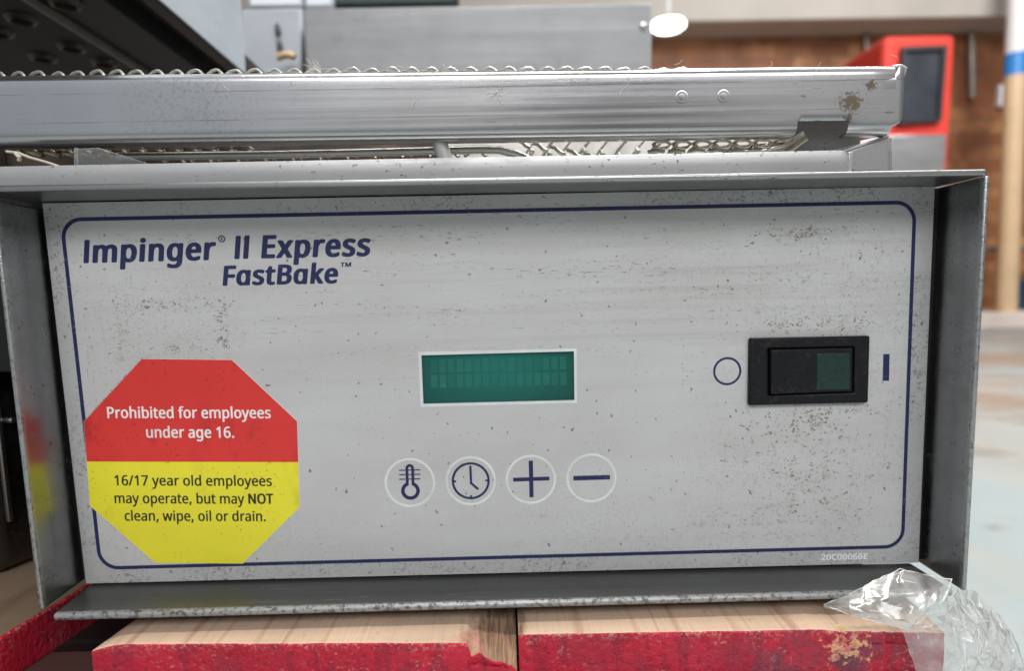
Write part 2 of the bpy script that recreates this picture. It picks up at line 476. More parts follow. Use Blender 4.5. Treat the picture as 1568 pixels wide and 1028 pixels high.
# ------------------------------------------------------------------ lettering (outlines in 1/1000 of the capital height)
GLYPHS = {"bi":{"I":[445,[[123,1,92,4,69,14,56,26,54,42,211,964,227,984,264,998,312,1003,436,998,470,982,477,957,320,39,304,18,270,4,222,0]]],"m":[1395,[[122,1,91,4,68,14,55,26,53,45,168,723,176,743,194,757,227,768,334,771,380,767,421,752,516,776,608,784,727,768,829,722,906,754,962,771,1095,783,1193,771,1258,748,1311,711,1345,664,1361,598,1360,529,1277,45,1269,26,1252,14,1225,4,1187,0,1084,0,1035,7,1018,16,1007,29,1007,51,1084,514,1082,555,1071,585,1050,606,1023,612,978,605,945,585,911,548,887,498,872,451,804,51,794,26,760,7,703,0,575,3,540,18,532,29,531,45,601,457,607,529,602,564,588,593,569,608,541,612,499,604,468,585,436,545,411,492,387,410,326,51,318,29,299,14,269,4]]],"p":[946,[[69,-311,38,-308,15,-298,2,-286,0,-267,167,717,175,739,194,755,227,765,340,768,380,764,418,750,506,774,608,784,730,768,818,730,870,687,904,639,926,577,935,511,926,389,911,317,876,224,832,152,794,108,749,70,686,32,623,7,558,-8,469,-15,389,-8,335,4,322,2,315,-14,272,-264,262,-286,242,-300,213,-309],[451,158,511,161,543,179,566,202,613,274,646,374,653,474,640,545,607,595,590,606,560,612,499,602,456,570,420,514,388,417,376,320,382,233,408,180,425,167]]],"i":[446,[[121,1,91,4,67,14,55,26,52,42,170,732,187,753,223,767,352,771,401,767,433,751,440,726,322,39,305,18,271,4,224,0],[300,813,269,817,237,829,209,848,197,864,190,885,190,910,198,948,214,976,255,1007,311,1027,356,1031,402,1027,457,1002,480,976,487,945,482,904,464,870,437,845,392,823,366,816]]],"n":[951,[[122,1,91,4,68,14,55,26,53,42,167,720,181,748,214,765,271,771,374,768,424,750,516,774,633,784,707,776,761,764,819,741,865,707,892,673,907,639,915,601,917,539,835,51,822,23,802,10,775,3,647,0,592,7,564,28,563,51,640,520,634,564,618,592,594,608,554,612,509,604,471,583,436,542,411,492,387,410,326,51,318,29,299,14,269,4]]],"g":[946,[[280,-311,139,-292,68,-271,33,-253,25,-242,24,-226,39,-136,48,-117,65,-105,88,-96,142,-94,230,-124,306,-139,358,-144,421,-140,462,-123,498,-92,525,-51,541,-4,536,3,527,4,469,-8,383,-15,270,-2,214,17,174,39,135,70,104,107,78,158,63,214,59,327,87,470,110,530,133,574,186,646,249,702,328,746,404,771,525,784,614,774,698,750,744,764,792,769,866,768,921,758,939,742,941,717,823,27,802,-55,771,-123,734,-176,698,-211,654,-243,599,-271,533,-292,472,-305,395,-312],[421,155,450,154,485,161,512,174,538,194,576,252,604,339,620,455,618,502,610,542,593,576,577,592,551,606,515,612,486,609,463,599,417,558,380,499,352,417,339,330,345,239,358,205,376,178,395,163]]],"e":[875,[[387,-12,304,-1,213,32,148,74,107,122,76,182,60,254,60,332,76,426,102,507,142,582,192,644,247,692,320,736,407,766,481,779,563,783,645,773,717,751,769,722,822,673,853,617,872,541,872,463,856,369,847,351,831,338,804,329,766,325,360,324,344,319,338,307,340,282,355,226,386,185,420,166,453,159,522,160,590,172,682,200,714,203,766,194,782,182,787,169,769,66,757,51,734,38,647,10,585,-3,490,-13],[386,491,575,490,589,494,594,507,587,554,568,591,543,610,506,614,467,604,431,579,404,547,385,516,380,501]]],"r":[663,[[122,1,91,4,68,14,55,26,53,42,167,720,178,745,214,765,271,771,377,767,427,746,513,774,599,784,697,776,742,762,754,748,756,729,727,639,711,617,667,600,562,603,526,595,491,576,464,554,422,501,403,464,387,414,326,51,316,26,296,12,266,3]]],"E":[864,[[139,1,108,4,84,14,72,26,70,45,224,951,232,974,267,995,324,1003,849,1003,896,998,919,988,930,979,934,964,919,870,910,851,887,835,822,825,497,824,479,817,444,629,447,614,461,609,754,609,809,602,832,589,839,573,826,485,820,467,809,455,766,438,418,431,407,414,371,198,373,183,384,178,709,178,770,168,789,154,794,139,779,48,771,28,736,7,682,0]]],"x":[826,[[28,1,-3,4,-29,16,-41,32,-36,50,267,376,277,395,95,710,89,729,99,748,133,765,184,771,296,771,354,762,376,745,458,601,472,590,488,601,613,739,648,762,709,771,818,771,864,766,893,751,899,732,890,714,605,407,596,392,600,376,788,60,794,42,784,23,751,6,700,0,584,0,527,10,505,29,416,186,405,195,391,189,251,35,224,14,197,4,156,0]]],"s":[756,[[241,-12,119,6,54,28,20,48,11,60,10,76,25,163,34,182,51,194,77,204,131,205,261,162,316,153,366,153,405,162,429,178,447,207,449,235,440,258,418,276,203,372,149,406,117,437,95,479,88,526,100,594,127,647,166,689,222,726,310,760,384,776,467,783,590,776,684,757,763,727,781,710,781,688,730,606,698,582,669,574,619,575,509,608,435,614,384,601,369,585,362,566,366,539,384,519,625,411,670,380,702,344,722,301,725,257,713,191,682,129,642,85,606,59,561,34,511,16,452,0,391,-9]]],"F":[812,[[139,1,108,4,84,14,72,26,70,45,224,951,232,974,267,995,324,1003,849,1003,896,998,919,988,930,979,934,964,919,870,910,851,887,835,819,825,494,824,481,819,474,804,437,592,440,576,454,571,751,571,809,562,828,548,833,532,818,442,810,422,775,401,727,394,411,390,400,373,346,51,338,29,319,14,289,4]]],"a":[946,[[289,-2,258,2,214,17,138,67,89,130,62,211,59,327,78,439,116,545,147,599,175,636,242,696,294,730,362,758,440,777,522,784,599,777,698,750,744,764,795,769,897,765,929,753,940,739,941,717,827,49,817,24,783,4,729,-3,626,-2,557,12,470,-3],[412,158,476,160,505,170,527,186,568,242,597,317,610,374,617,436,611,533,600,564,583,590,560,605,531,612,496,612,473,606,427,570,384,505,354,427,339,333,345,239,372,183,389,167]]],"t":[591,[[307,-12,243,-3,173,23,128,60,99,107,90,147,89,204,154,591,146,604,77,618,63,629,59,644,66,691,75,710,99,727,188,766,258,897,281,916,311,926,396,930,438,926,459,918,473,906,477,891,461,791,464,776,478,771,630,766,659,753,669,732,654,644,634,621,604,610,565,606,447,605,429,594,369,247,369,188,389,158,417,155,515,165,540,160,562,147,569,126,554,41,528,17,475,-1,382,-13]]],"B":[995,[[139,1,108,4,84,14,72,26,70,45,224,951,234,976,267,995,321,1002,674,999,766,989,835,973,900,949,948,918,977,887,991,860,1003,820,1006,776,991,692,966,639,926,588,858,539,852,529,857,520,911,483,938,451,954,420,965,376,965,332,951,257,927,198,889,145,834,95,784,63,719,35,634,12,529,0],[377,173,546,175,589,185,613,199,652,242,673,292,678,345,662,392,637,416,593,430,431,434,415,429,407,414,369,192,370,179],[451,607,579,606,637,615,667,629,695,660,717,714,719,757,708,789,683,811,635,823,498,828,482,823,474,807,443,626,444,614]]],"k":[833,[[122,1,91,4,68,14,55,26,53,45,220,1023,237,1044,273,1058,321,1062,445,1058,480,1044,490,1020,419,601,421,582,437,587,629,748,661,764,715,771,837,771,886,763,911,742,910,726,897,710,589,453,573,432,577,418,806,64,812,35,803,23,783,10,725,0,600,0,539,10,514,32,379,245,368,253,358,239,325,48,313,24,292,10,266,3]]],"T":[864,[[329,1,299,4,275,14,263,26,260,42,389,814,375,824,169,825,127,829,106,837,92,849,88,864,109,973,125,987,145,995,203,1003,912,1003,958,998,982,990,997,976,999,954,983,864,973,849,959,839,933,829,891,825,688,824,669,817,532,35,513,16,480,4]]],"M":[1355,[[139,1,108,4,84,14,72,26,70,45,224,951,229,970,240,982,270,996,315,1002,471,1003,527,996,555,979,565,957,692,417,704,403,715,414,1019,935,1049,979,1083,996,1140,1003,1296,1002,1342,995,1367,979,1370,951,1217,51,1212,32,1201,20,1158,3,1026,0,971,7,944,26,942,51,1003,410,1004,426,999,432,984,414,755,26,721,7,670,0,588,0,531,10,514,23,505,42,418,411,408,429,401,423,397,407,336,51,328,29,309,14,280,4]]],"R":[956,[[139,1,108,4,84,14,72,26,70,45,224,951,234,976,267,995,321,1002,652,999,720,992,792,976,842,958,888,932,944,877,969,820,976,748,960,654,933,592,892,538,838,491,755,445,746,429,926,56,930,42,923,26,890,7,835,0,710,0,674,4,647,16,628,39,475,370,459,380,422,381,405,375,398,360,346,51,337,28,319,14,289,4],[442,557,533,556,575,562,615,577,647,604,673,645,690,701,687,762,662,801,636,814,588,824,497,824,481,819,474,804,435,576,436,564]]]},"md":{"P":[825,[[131,3,103,13,95,34,98,981,112,993,143,998,422,998,540,982,593,966,640,944,678,919,715,881,743,835,763,778,770,734,769,650,751,581,728,531,706,499,668,462,622,431,575,409,522,393,456,381,300,373,288,369,283,353,279,19,268,8,243,3],[293,519,393,517,456,527,506,546,550,584,573,638,579,706,562,773,547,797,522,822,487,841,437,854,303,858,287,852,283,838,283,538,286,525]]],"r":[570,[[115,3,87,13,79,31,82,741,96,753,121,757,221,754,240,744,249,706,259,701,318,741,387,766,459,773,549,759,559,750,563,734,551,647,543,631,512,621,418,626,378,613,349,594,317,563,283,506,270,459,264,406,260,19,249,8,224,3]]],"o":[825,[[363,-10,281,5,209,36,153,76,112,124,75,190,52,255,40,340,40,424,52,508,72,571,105,633,155,690,200,722,278,756,369,772,434,772,509,760,566,740,631,703,685,652,726,587,751,521,767,424,767,340,755,255,735,193,698,124,657,77,591,31,525,5,431,-11],[383,124,416,123,463,133,488,146,516,170,536,199,556,240,576,340,572,455,547,544,503,602,469,624,431,634,378,635,347,628,317,615,289,590,272,568,252,527,230,427,234,305,244,262,262,212,284,177,313,150,344,133]]],"h":[842,[[115,3,87,13,79,34,80,1034,87,1050,106,1058,221,1060,253,1052,263,1034,264,744,268,728,281,728,349,757,415,769,524,766,593,751,646,725,685,694,713,656,734,606,748,531,747,28,736,9,699,2,599,3,578,8,567,19,563,497,557,541,540,584,512,616,474,632,421,636,374,628,331,604,298,563,277,506,264,397,260,19,249,8,224,3]]],"i":[363,[[115,3,87,13,79,31,80,731,87,747,109,756,228,757,256,747,263,728,263,28,256,13,234,4],[156,844,112,857,84,882,70,919,74,969,92,1000,124,1021,171,1030,212,1023,249,1003,266,981,276,941,270,903,256,875,231,856,190,844]]],"b":[838,[[412,-10,333,5,249,47,240,43,224,11,196,2,109,3,90,9,81,22,79,1024,84,1046,99,1056,221,1059,246,1055,260,1043,264,746,268,731,281,730,353,760,446,772,515,766,584,747,640,718,693,672,731,615,759,546,775,462,778,333,759,215,723,130,696,93,668,64,631,37,587,14,540,-1,484,-10],[413,124,446,123,487,133,512,149,537,174,570,237,588,337,584,462,559,552,531,593,510,612,487,625,449,635,399,634,362,625,337,612,309,584,290,549,277,508,264,399,274,274,286,227,302,190,321,164,346,143,381,129]]],"t":[500,[[298,-10,226,4,176,27,135,65,107,112,94,155,87,215,87,618,73,631,4,637,-8,646,-12,658,-8,712,89,765,136,906,148,919,170,924,239,924,258,920,270,911,275,893,275,777,283,763,445,759,470,752,481,733,481,658,469,640,433,632,292,632,280,627,276,618,275,218,285,171,304,143,329,126,373,123,454,133,476,124,484,102,484,33,470,13,436,1,367,-10]]],"e":[770,[[375,-10,291,4,231,26,172,61,119,112,81,171,53,249,40,330,39,415,52,505,75,574,109,637,152,687,197,721,266,754,353,771,413,772,481,762,538,744,606,702,651,655,688,590,707,530,717,455,717,368,706,347,672,339,250,338,236,333,231,321,237,283,262,215,306,164,347,139,406,126,491,130,647,173,672,169,684,155,686,62,681,49,669,38,606,14,541,-2,459,-12],[246,471,503,469,519,475,523,490,507,555,491,585,470,608,428,634,369,638,319,621,278,583,244,515,237,483]]],"d":[838,[[331,-10,244,8,175,43,131,80,100,121,81,155,53,237,39,340,39,421,46,487,69,574,100,637,142,690,188,724,253,755,338,772,397,772,472,759,538,730,550,731,555,746,558,1043,572,1055,600,1060,691,1060,722,1055,736,1043,739,1024,737,21,727,8,703,2,613,2,584,11,570,40,559,44,497,11,459,-1,394,-11],[367,124,403,123,453,133,481,147,506,170,526,199,541,240,555,327,555,412,548,474,535,527,519,565,497,597,466,621,431,633,388,638,353,634,328,625,305,608,280,580,247,512,230,418,234,299,256,218,274,183,303,152,331,133]]],"f":[478,[[147,3,119,13,111,31,110,616,97,629,28,630,-3,638,-14,656,-12,703,6,721,94,750,107,759,115,859,130,922,159,978,209,1023,275,1053,356,1067,438,1063,525,1043,543,1031,547,1016,522,941,513,925,478,916,403,932,363,931,334,916,311,881,299,834,298,766,313,758,428,758,466,749,476,731,476,653,466,638,447,632,316,630,298,622,294,25,284,10,259,3]]],"m":[1264,[[115,3,87,13,79,34,79,722,81,738,90,749,128,758,215,755,234,747,249,722,256,719,353,761,424,773,459,773,528,764,574,750,612,733,668,693,718,726,778,753,846,769,912,773,993,761,1043,744,1090,716,1127,675,1156,613,1170,531,1170,34,1167,19,1159,10,1124,2,1034,2,1003,7,988,19,981,534,968,578,943,611,918,628,878,636,821,629,787,613,752,575,730,525,717,431,713,19,699,7,665,2,574,2,540,13,532,34,532,494,528,534,512,581,487,614,453,632,412,636,359,626,328,607,299,572,280,522,264,400,260,19,249,8,224,3]]],"p":[838,[[115,-320,87,-310,79,-288,82,743,93,753,118,759,209,759,237,749,249,721,259,717,337,756,434,773,524,766,596,744,659,706,703,662,737,605,763,534,779,427,779,337,765,240,737,159,706,105,665,61,624,33,553,2,478,-11,418,-11,346,2,281,30,268,29,264,15,260,-304,249,-314,224,-320],[410,124,443,123,474,130,499,143,525,165,563,227,578,274,588,337,584,459,559,546,539,580,512,609,484,626,453,635,403,635,371,628,343,615,321,597,289,546,267,449,263,377,268,318,280,249,296,202,318,168,342,146,378,130]]],"l":[363,[[115,3,87,13,79,34,80,1034,87,1050,106,1058,221,1060,253,1052,263,1031,263,28,256,13,234,4]]],"y":[699,[[69,-320,3,-309,-15,-298,-20,-276,-17,-198,-6,-187,16,-182,113,-186,153,-167,181,-138,206,-99,247,2,250,21,-26,721,-27,746,-12,756,22,760,122,759,144,755,157,746,334,280,344,271,355,284,519,743,535,755,566,760,666,760,702,752,711,740,707,721,404,-88,366,-170,306,-251,247,-292,210,-307,166,-317]]],"s":[657,[[239,-10,114,11,42,43,34,65,34,149,39,165,54,174,79,176,229,126,292,120,348,124,386,137,416,165,429,199,426,230,407,260,367,290,151,386,110,411,76,442,47,487,35,530,35,590,47,637,76,684,113,715,176,747,232,762,301,772,379,772,482,756,567,728,589,715,594,696,561,618,545,601,504,598,382,634,295,637,260,629,237,615,220,593,215,565,226,533,264,501,479,406,539,370,571,340,598,296,611,243,611,193,595,130,574,93,549,65,514,40,467,17,364,-8]]],"u":[842,[[323,-10,232,7,166,38,119,83,88,146,71,240,74,743,90,755,126,760,223,759,245,753,255,743,259,265,264,221,280,177,307,146,341,128,388,123,441,130,488,153,520,190,542,240,558,355,562,743,576,755,604,760,695,760,729,753,740,743,743,724,740,18,729,7,704,2,613,2,585,12,573,38,563,41,507,15,454,-2,391,-11]]],"n":[842,[[115,3,87,13,79,31,79,722,84,744,96,753,118,757,206,757,234,747,249,720,259,717,349,757,406,769,471,773,578,757,624,738,665,713,690,691,719,647,737,597,747,541,748,38,743,16,731,7,709,3,618,2,583,6,567,19,563,497,557,541,540,584,512,615,474,632,424,636,371,627,334,607,299,566,280,519,264,403,260,19,249,8,224,3]]],"a":[766,[[251,-10,185,2,148,17,94,49,63,83,40,130,28,190,29,252,43,308,66,349,94,380,135,409,191,435,313,462,482,476,490,493,485,549,475,583,457,610,432,628,398,638,323,634,273,619,194,587,157,587,137,608,110,677,109,693,124,708,182,734,257,757,326,768,382,773,435,769,529,749,585,721,623,687,651,640,667,587,674,515,672,21,662,8,638,2,548,3,526,12,511,46,501,51,435,14,401,2,323,-11],[302,121,351,124,385,133,419,152,452,183,471,215,483,255,490,318,484,346,429,351,332,341,279,324,241,293,228,271,219,240,218,199,225,174,238,152,257,135]]],"g":[838,[[325,-320,200,-302,106,-269,96,-248,96,-160,100,-145,116,-135,144,-134,234,-167,322,-183,397,-187,453,-176,497,-149,532,-104,551,-48,553,24,541,30,472,2,403,-10,309,-7,256,4,203,27,159,55,127,87,90,140,70,184,53,240,43,296,40,424,49,496,69,568,103,637,153,698,194,728,266,759,341,772,400,771,478,756,563,717,572,722,584,749,600,757,684,760,722,755,734,746,739,727,739,-20,732,-85,716,-141,697,-182,664,-229,625,-261,588,-282,528,-304,478,-314,416,-321],[359,124,434,127,469,138,497,158,519,184,535,215,554,299,554,437,545,496,528,549,509,581,484,606,450,625,413,635,347,631,319,618,291,594,266,559,252,527,231,427,231,327,240,265,256,218,274,184,303,151,328,134]]],"1":[781,[[361,3,333,13,325,31,323,766,317,771,308,769,211,691,177,683,145,695,95,759,87,778,105,802,342,988,380,998,467,998,495,990,506,969,506,28,498,13,477,4]]],"6":[781,[[363,-10,306,-1,259,13,184,55,125,115,75,205,52,283,39,390,43,533,69,690,96,768,145,855,194,909,265,958,341,990,444,1009,522,1013,631,1000,650,992,660,977,661,893,653,874,622,865,522,879,456,875,406,862,363,841,312,796,278,746,250,674,236,605,238,599,247,596,306,622,375,637,459,638,556,616,632,574,685,515,707,474,723,424,732,362,733,305,719,215,694,149,673,115,639,74,597,42,544,15,494,-1,422,-11],[366,127,431,129,481,154,521,199,542,262,548,346,532,421,513,455,491,479,466,496,438,506,378,509,341,500,313,487,256,437,241,412,228,374,231,299,261,215,306,158,334,138]]],".":[377,[[160,-16,110,-1,77,28,62,72,67,134,86,169,129,194,176,201,225,194,266,172,286,144,296,94,289,50,272,19,245,-1,210,-13]]],"7":[781,[[182,3,154,13,150,22,152,34,519,844,517,851,504,855,79,855,45,859,32,866,25,881,28,981,44,994,79,998,676,998,719,991,731,969,727,878,346,22,332,8,307,3]]],"/":[515,[[15,3,-13,13,-17,34,330,975,346,992,375,998,468,998,503,992,513,981,511,963,163,22,152,9,128,3]]],"c":[659,[[359,-10,275,5,194,39,136,83,94,140,62,208,43,296,39,418,52,512,78,587,109,640,147,683,206,725,281,756,372,772,444,772,525,759,591,741,625,720,625,702,593,618,578,606,550,602,450,627,394,632,341,621,300,596,262,546,240,483,230,415,234,302,249,243,269,199,297,165,341,137,372,129,444,129,503,143,566,165,591,166,606,161,617,143,616,49,610,37,594,26,522,1,438,-11]]],",":[377,[[56,-170,28,-161,23,-142,89,177,103,188,135,194,238,193,272,186,288,164,282,127,232,-20,177,-152,165,-164,141,-170]]],"w":[1066,[[210,4,185,11,173,30,-15,723,-17,739,-12,748,23,759,117,759,151,755,167,745,276,333,285,316,296,330,429,745,445,755,476,759,576,759,612,751,626,733,741,351,751,322,760,315,770,333,879,743,895,754,929,759,1023,759,1057,748,1063,736,1061,720,873,39,861,14,823,3,713,3,679,8,663,19,535,437,523,457,510,436,377,20,360,8,335,4]]]},"bd":{"N":[1051,[[130,-1,86,10,72,25,69,40,69,956,77,981,99,995,149,1001,261,1001,299,995,318,984,689,419,705,408,710,431,712,972,733,992,780,1001,874,1001,908,996,927,987,938,975,941,956,941,43,933,18,911,5,861,-2,749,-1,711,5,692,15,324,575,305,593,300,578,298,28,286,12,261,2]]],"O":[1079,[[488,-14,370,2,266,36,188,86,131,143,88,205,47,302,28,393,21,533,34,646,66,752,113,837,181,908,257,961,345,993,454,1012,541,1016,654,1003,748,975,820,937,889,877,945,805,986,715,1010,612,1018,474,1004,355,970,246,927,171,858,96,777,40,682,5,582,-11],[487,152,548,151,601,161,648,183,680,208,712,249,735,296,755,355,767,421,771,537,767,583,751,662,727,724,695,777,670,802,617,833,566,847,516,849,448,841,407,825,366,797,335,762,307,712,284,646,272,580,268,465,272,418,285,352,313,277,344,227,379,193,426,166]]],"T":[780,[[311,-1,267,10,255,22,250,37,249,825,233,835,27,836,-26,846,-39,856,-46,872,-43,975,-20,994,30,1001,705,1001,764,991,779,978,784,959,784,872,767,848,711,836,505,835,489,825,487,31,474,12,449,2]]]},"hv":{"2":[811,[[65,0,34,7,16,25,14,116,19,138,314,435,409,541,441,585,464,628,479,682,482,741,473,785,454,816,428,838,387,852,331,851,300,845,244,820,168,772,140,767,112,770,86,788,34,853,27,869,30,885,90,932,159,970,215,992,278,1007,344,1014,428,1010,497,997,556,975,609,941,645,907,670,872,687,835,700,785,704,732,691,638,659,563,601,475,522,386,320,188,314,175,331,168,672,167,719,160,734,150,741,135,738,22,719,6,675,-1]]],"0":[811,[[348,-13,273,-1,207,25,145,70,95,134,54,222,32,306,16,447,15,556,26,672,45,762,72,837,107,895,157,947,226,988,289,1006,379,1016,476,1004,542,982,611,935,661,875,701,793,727,706,743,593,746,462,736,337,712,228,674,140,636,87,586,43,520,9,436,-10],[355,150,398,149,426,157,456,181,477,209,495,253,511,312,528,462,521,631,495,750,478,790,451,826,423,845,389,854,357,853,326,841,301,820,282,793,250,700,234,575,238,384,260,262,279,215,299,184,323,162]]],"C":[891,[[476,-13,367,3,270,37,180,99,142,137,110,181,67,272,39,384,31,459,31,537,47,653,84,759,129,834,195,903,280,959,373,994,492,1013,589,1013,717,994,817,959,846,937,848,925,842,906,805,828,792,812,767,802,733,801,636,834,558,848,505,847,442,833,389,806,345,768,301,703,272,625,260,553,259,500,260,447,270,381,304,284,333,240,367,205,423,172,483,155,545,151,601,155,758,186,792,180,811,159,812,56,805,41,789,29,723,8,642,-7,561,-14]]],"6":[811,[[365,-13,306,-4,262,9,222,26,178,52,115,112,65,197,36,287,23,390,27,534,52,684,80,765,131,853,184,910,256,960,340,994,428,1010,547,1014,634,1003,662,990,675,972,676,881,668,859,650,848,625,844,531,857,456,854,412,843,374,825,331,791,296,743,270,684,258,628,262,622,272,621,322,638,381,647,472,647,522,638,572,622,650,575,704,512,738,431,748,372,748,306,735,218,716,165,688,118,638,65,603,39,550,12,503,-2,422,-14],[374,147,428,149,459,162,481,178,509,216,528,278,532,353,513,428,497,453,475,475,428,494,365,493,312,471,265,425,252,400,243,368,249,300,278,222,325,168]]],"E":[790,[[131,0,93,11,83,22,79,38,79,957,83,978,102,995,146,1002,640,1002,690,993,702,984,709,969,710,878,704,857,687,843,640,836,318,836,301,828,298,625,303,610,318,605,618,605,659,599,674,590,684,575,685,485,683,466,674,454,634,441,318,439,303,435,298,419,298,185,302,170,318,164,640,164,687,157,702,147,709,132,706,22,687,6,646,-1]]]},"space":364}
def lettering(name, runs, mat, parent, y, thick=0.00005):
    """runs: (set, text, left baseline pixel, right baseline pixel, cap height in m); set to that width on the plane y"""
    bm = bmesh.new()
    for st, text, p0, p1, cap in runs:
        a, b = Vector(xz(*p0, y)), Vector(xz(*p1, y))
        G = GLYPHS[st]
        pen = 0; items = []
        for ch in text:
            if ch == ' ':
                pen += GLYPHS['space']; continue
            items.append((pen, G[ch][1])); pen += G[ch][0]
        xs = [q for pen0, L in items for l in L for q in [pen0 + v for v in l[0::2]]]
        lo, hi = min(xs), max(xs)
        k = (b-a).length/((hi-lo)/1000.0)
        e = (b-a).normalized(); nrm = Vector((-e.y, e.x))
        for pen0, L in items:
            polys = []
            for l in L:
                polys.append([(l[i], l[i+1]) for i in range(0, len(l), 2)])
            # split into outer shapes with their holes
            def area(p): return sum(p[i][0]*p[(i+1) % len(p)][1]-p[(i+1) % len(p)][0]*p[i][1] for i in range(len(p)))/2
            def inside(pt, p):
                c = False
                for i in range(len(p)):
                    (x0, y0), (x1, y1) = p[i], p[i-1]
                    if (y0 > pt[1]) != (y1 > pt[1]) and pt[0] < (x1-x0)*(pt[1]-y0)/(y1-y0)+x0: c = not c
                return c
            polys.sort(key=lambda p: -abs(area(p)))
            outers = []
            for p in polys:
                for o in outers:
                    if inside(p[0], o[0]): o.append(p); break
                else: outers.append([p])
            def pl(u, v):
                q = a + e*((u+pen0-lo)/1000.0*k) + nrm*(v/1000.0*cap)
                return Vector((q.x, y, q.y))
            for o in outers: prism(bm, o, pl, (0, -thick, 0))
    return obj(name, bm, mat, parent, smooth=False)
CAPT = 0.0103
tit = lettering('title_lettering', [
    ('bi', 'Impinger', (128, 403.3), (333, 398.3), CAPT),
    ('bi', 'II', (359, 397), (385, 396.2), CAPT),
    ('bi', 'Express', (400, 396), (569, 392.3), CAPT),
    ('bi', 'FastBake', (341, 438), (518.7, 434), 0.0090),
    ('bi', 'TM', (521.8, 409), (538.6, 408.4), 0.0020)], NAVY, face, -0.00006)
bm = bmesh.new()
c0 = xz(339.6, 365.8)
prism(bm, ring_loops(c0[0], c0[1], 0.00108, 0.00158, 32), place_at(-0.00006), (0, -0.00005, 0))
obj('registered_ring', bm, NAVY, face, smooth=False)
lettering('registered_letter', [('bi', 'R', (338, 368.4), (341.4, 368.3), 0.00145)], NAVY, face, -0.00006)
lettering('part_number', [('hv', '20C00066E', (1257, 858.6), (1328.5, 857), 0.0030)], GREY_INK, face, -0.00002)

# ------------------------------------------------------------------ green display window
disp_q = [(645.2, 544.4), (878.8, 538.2), (879.6, 613.2), (648.3, 618.9)]
out_q = [(640.4, 539.3), (883.0, 534.0), (883.5, 617.4), (643.8, 623.7)]
LCD = Mat('display_glass')
def lcd_mat():
    m = LCD
    c0 = at(762, 572, 0.0)
    x = m.math('SUBTRACT', m.axis('X'), c0.x - 0.0)
    z = m.axis('Z')
    u = m.math('MULTIPLY_ADD', x, 1/0.0695); 
    return u
zc = at(762, 568, 0).z - 0.0
LM = LCD
ux = LM.math('ADD', LM.math('MULTIPLY', LM.math('SUBTRACT', LM.axis('X'), at(657.5, 570, 0).x), 1.0/(at(869.5, 570, 0).x-at(657.5, 570, 0).x)), 0.0)
uz = LM.math('MULTIPLY', LM.math('SUBTRACT', LM.axis('Z'), at(762, 594, 0).z), 1.0/(at(762, 546.5, 0).z-at(762, 594, 0).z))
cxm = LM.math('FRACT', LM.math('MULTIPLY', ux, 16.0)); czm = LM.math('FRACT', LM.math('MULTIPLY', uz, 2.0))
ins = LM.mul(LM.math('GREATER_THAN', ux, 0.0), LM.math('LESS_THAN', ux, 1.0), LM.math('GREATER_THAN', uz, 0.0), LM.math('LESS_THAN', uz, 1.0))
cell = LM.mul(LM.math('GREATER_THAN', cxm, 0.12), LM.math('LESS_THAN', cxm, 0.86), LM.math('GREATER_THAN', czm, 0.06), LM.math('LESS_THAN', czm, 0.90), ins)
dx = LM.math('FRACT', LM.math('MULTIPLY', cxm, 6.75)); dz = LM.math('FRACT', LM.math('MULTIPLY', czm, 9.5))
dot = LM.mul(LM.math('GREATER_THAN', dx, 0.18), LM.math('GREATER_THAN', dz, 0.18))
var = LM.new('ShaderNodeTexWhiteNoise', noise_dimensions='2D')
cmb = LM.new('ShaderNodeCombineXYZ')
LM.link(LM.math('FLOOR', LM.math('MULTIPLY', ux, 16.0)), cmb.inputs[0]); LM.link(LM.math('FLOOR', LM.math('MULTIPLY', uz, 2.0)), cmb.inputs[1])
LM.link(cmb.outputs[0], var.inputs['Vector'])
br = LM.mul(cell, LM.step(var.outputs['Value'], 0, 1, 0.30, 0.85), LM.math('ADD', 0.62, LM.mul(dot, 0.38)))
ctr = LM.near((at(762, 568, 0).x, 0, at(762, 568, 0).z), 0.004, 0.036, (0.75, 0, 1.5))
bc = LM.mix(ctr, (0.005, 0.066, 0.056), (0.010, 0.132, 0.106))
LM.set('Base Color', LM.mix(LM.mul(br, LM.step(LM.noise(160, detail=2), .3, .7, .55, 1.0)), bc, (0.024, 0.175, 0.138)))
LM.set('Roughness', 0.25); LM.b.inputs['Specular IOR Level'].default_value = 0.35
DISP = obj('display', (lambda b: (prism(b, [[xz(*p) for p in out_q], [xz(*p) for p in disp_q][::-1]], place_at(-0.00006), (0, -0.0001, 0)), b)[1])(bmesh.new()), PALE, BOX, smooth=False)
# (the glass is looked up in world-like coordinates: its origin stays at the world origin in x and z because the box Empty sits at x = z = 0)
bm = bmesh.new()
prism(bm, [[xz(px+sx_*1.5, py+sy_*1.5) for (px, py), sx_, sy_ in zip(disp_q, (-1, 1, 1, -1), (-1, -1, 1, 1))]], place_at(0.00125), (0, -0.00015, 0))
obj('display_glass', bm, LCD.m, DISP, smooth=False)

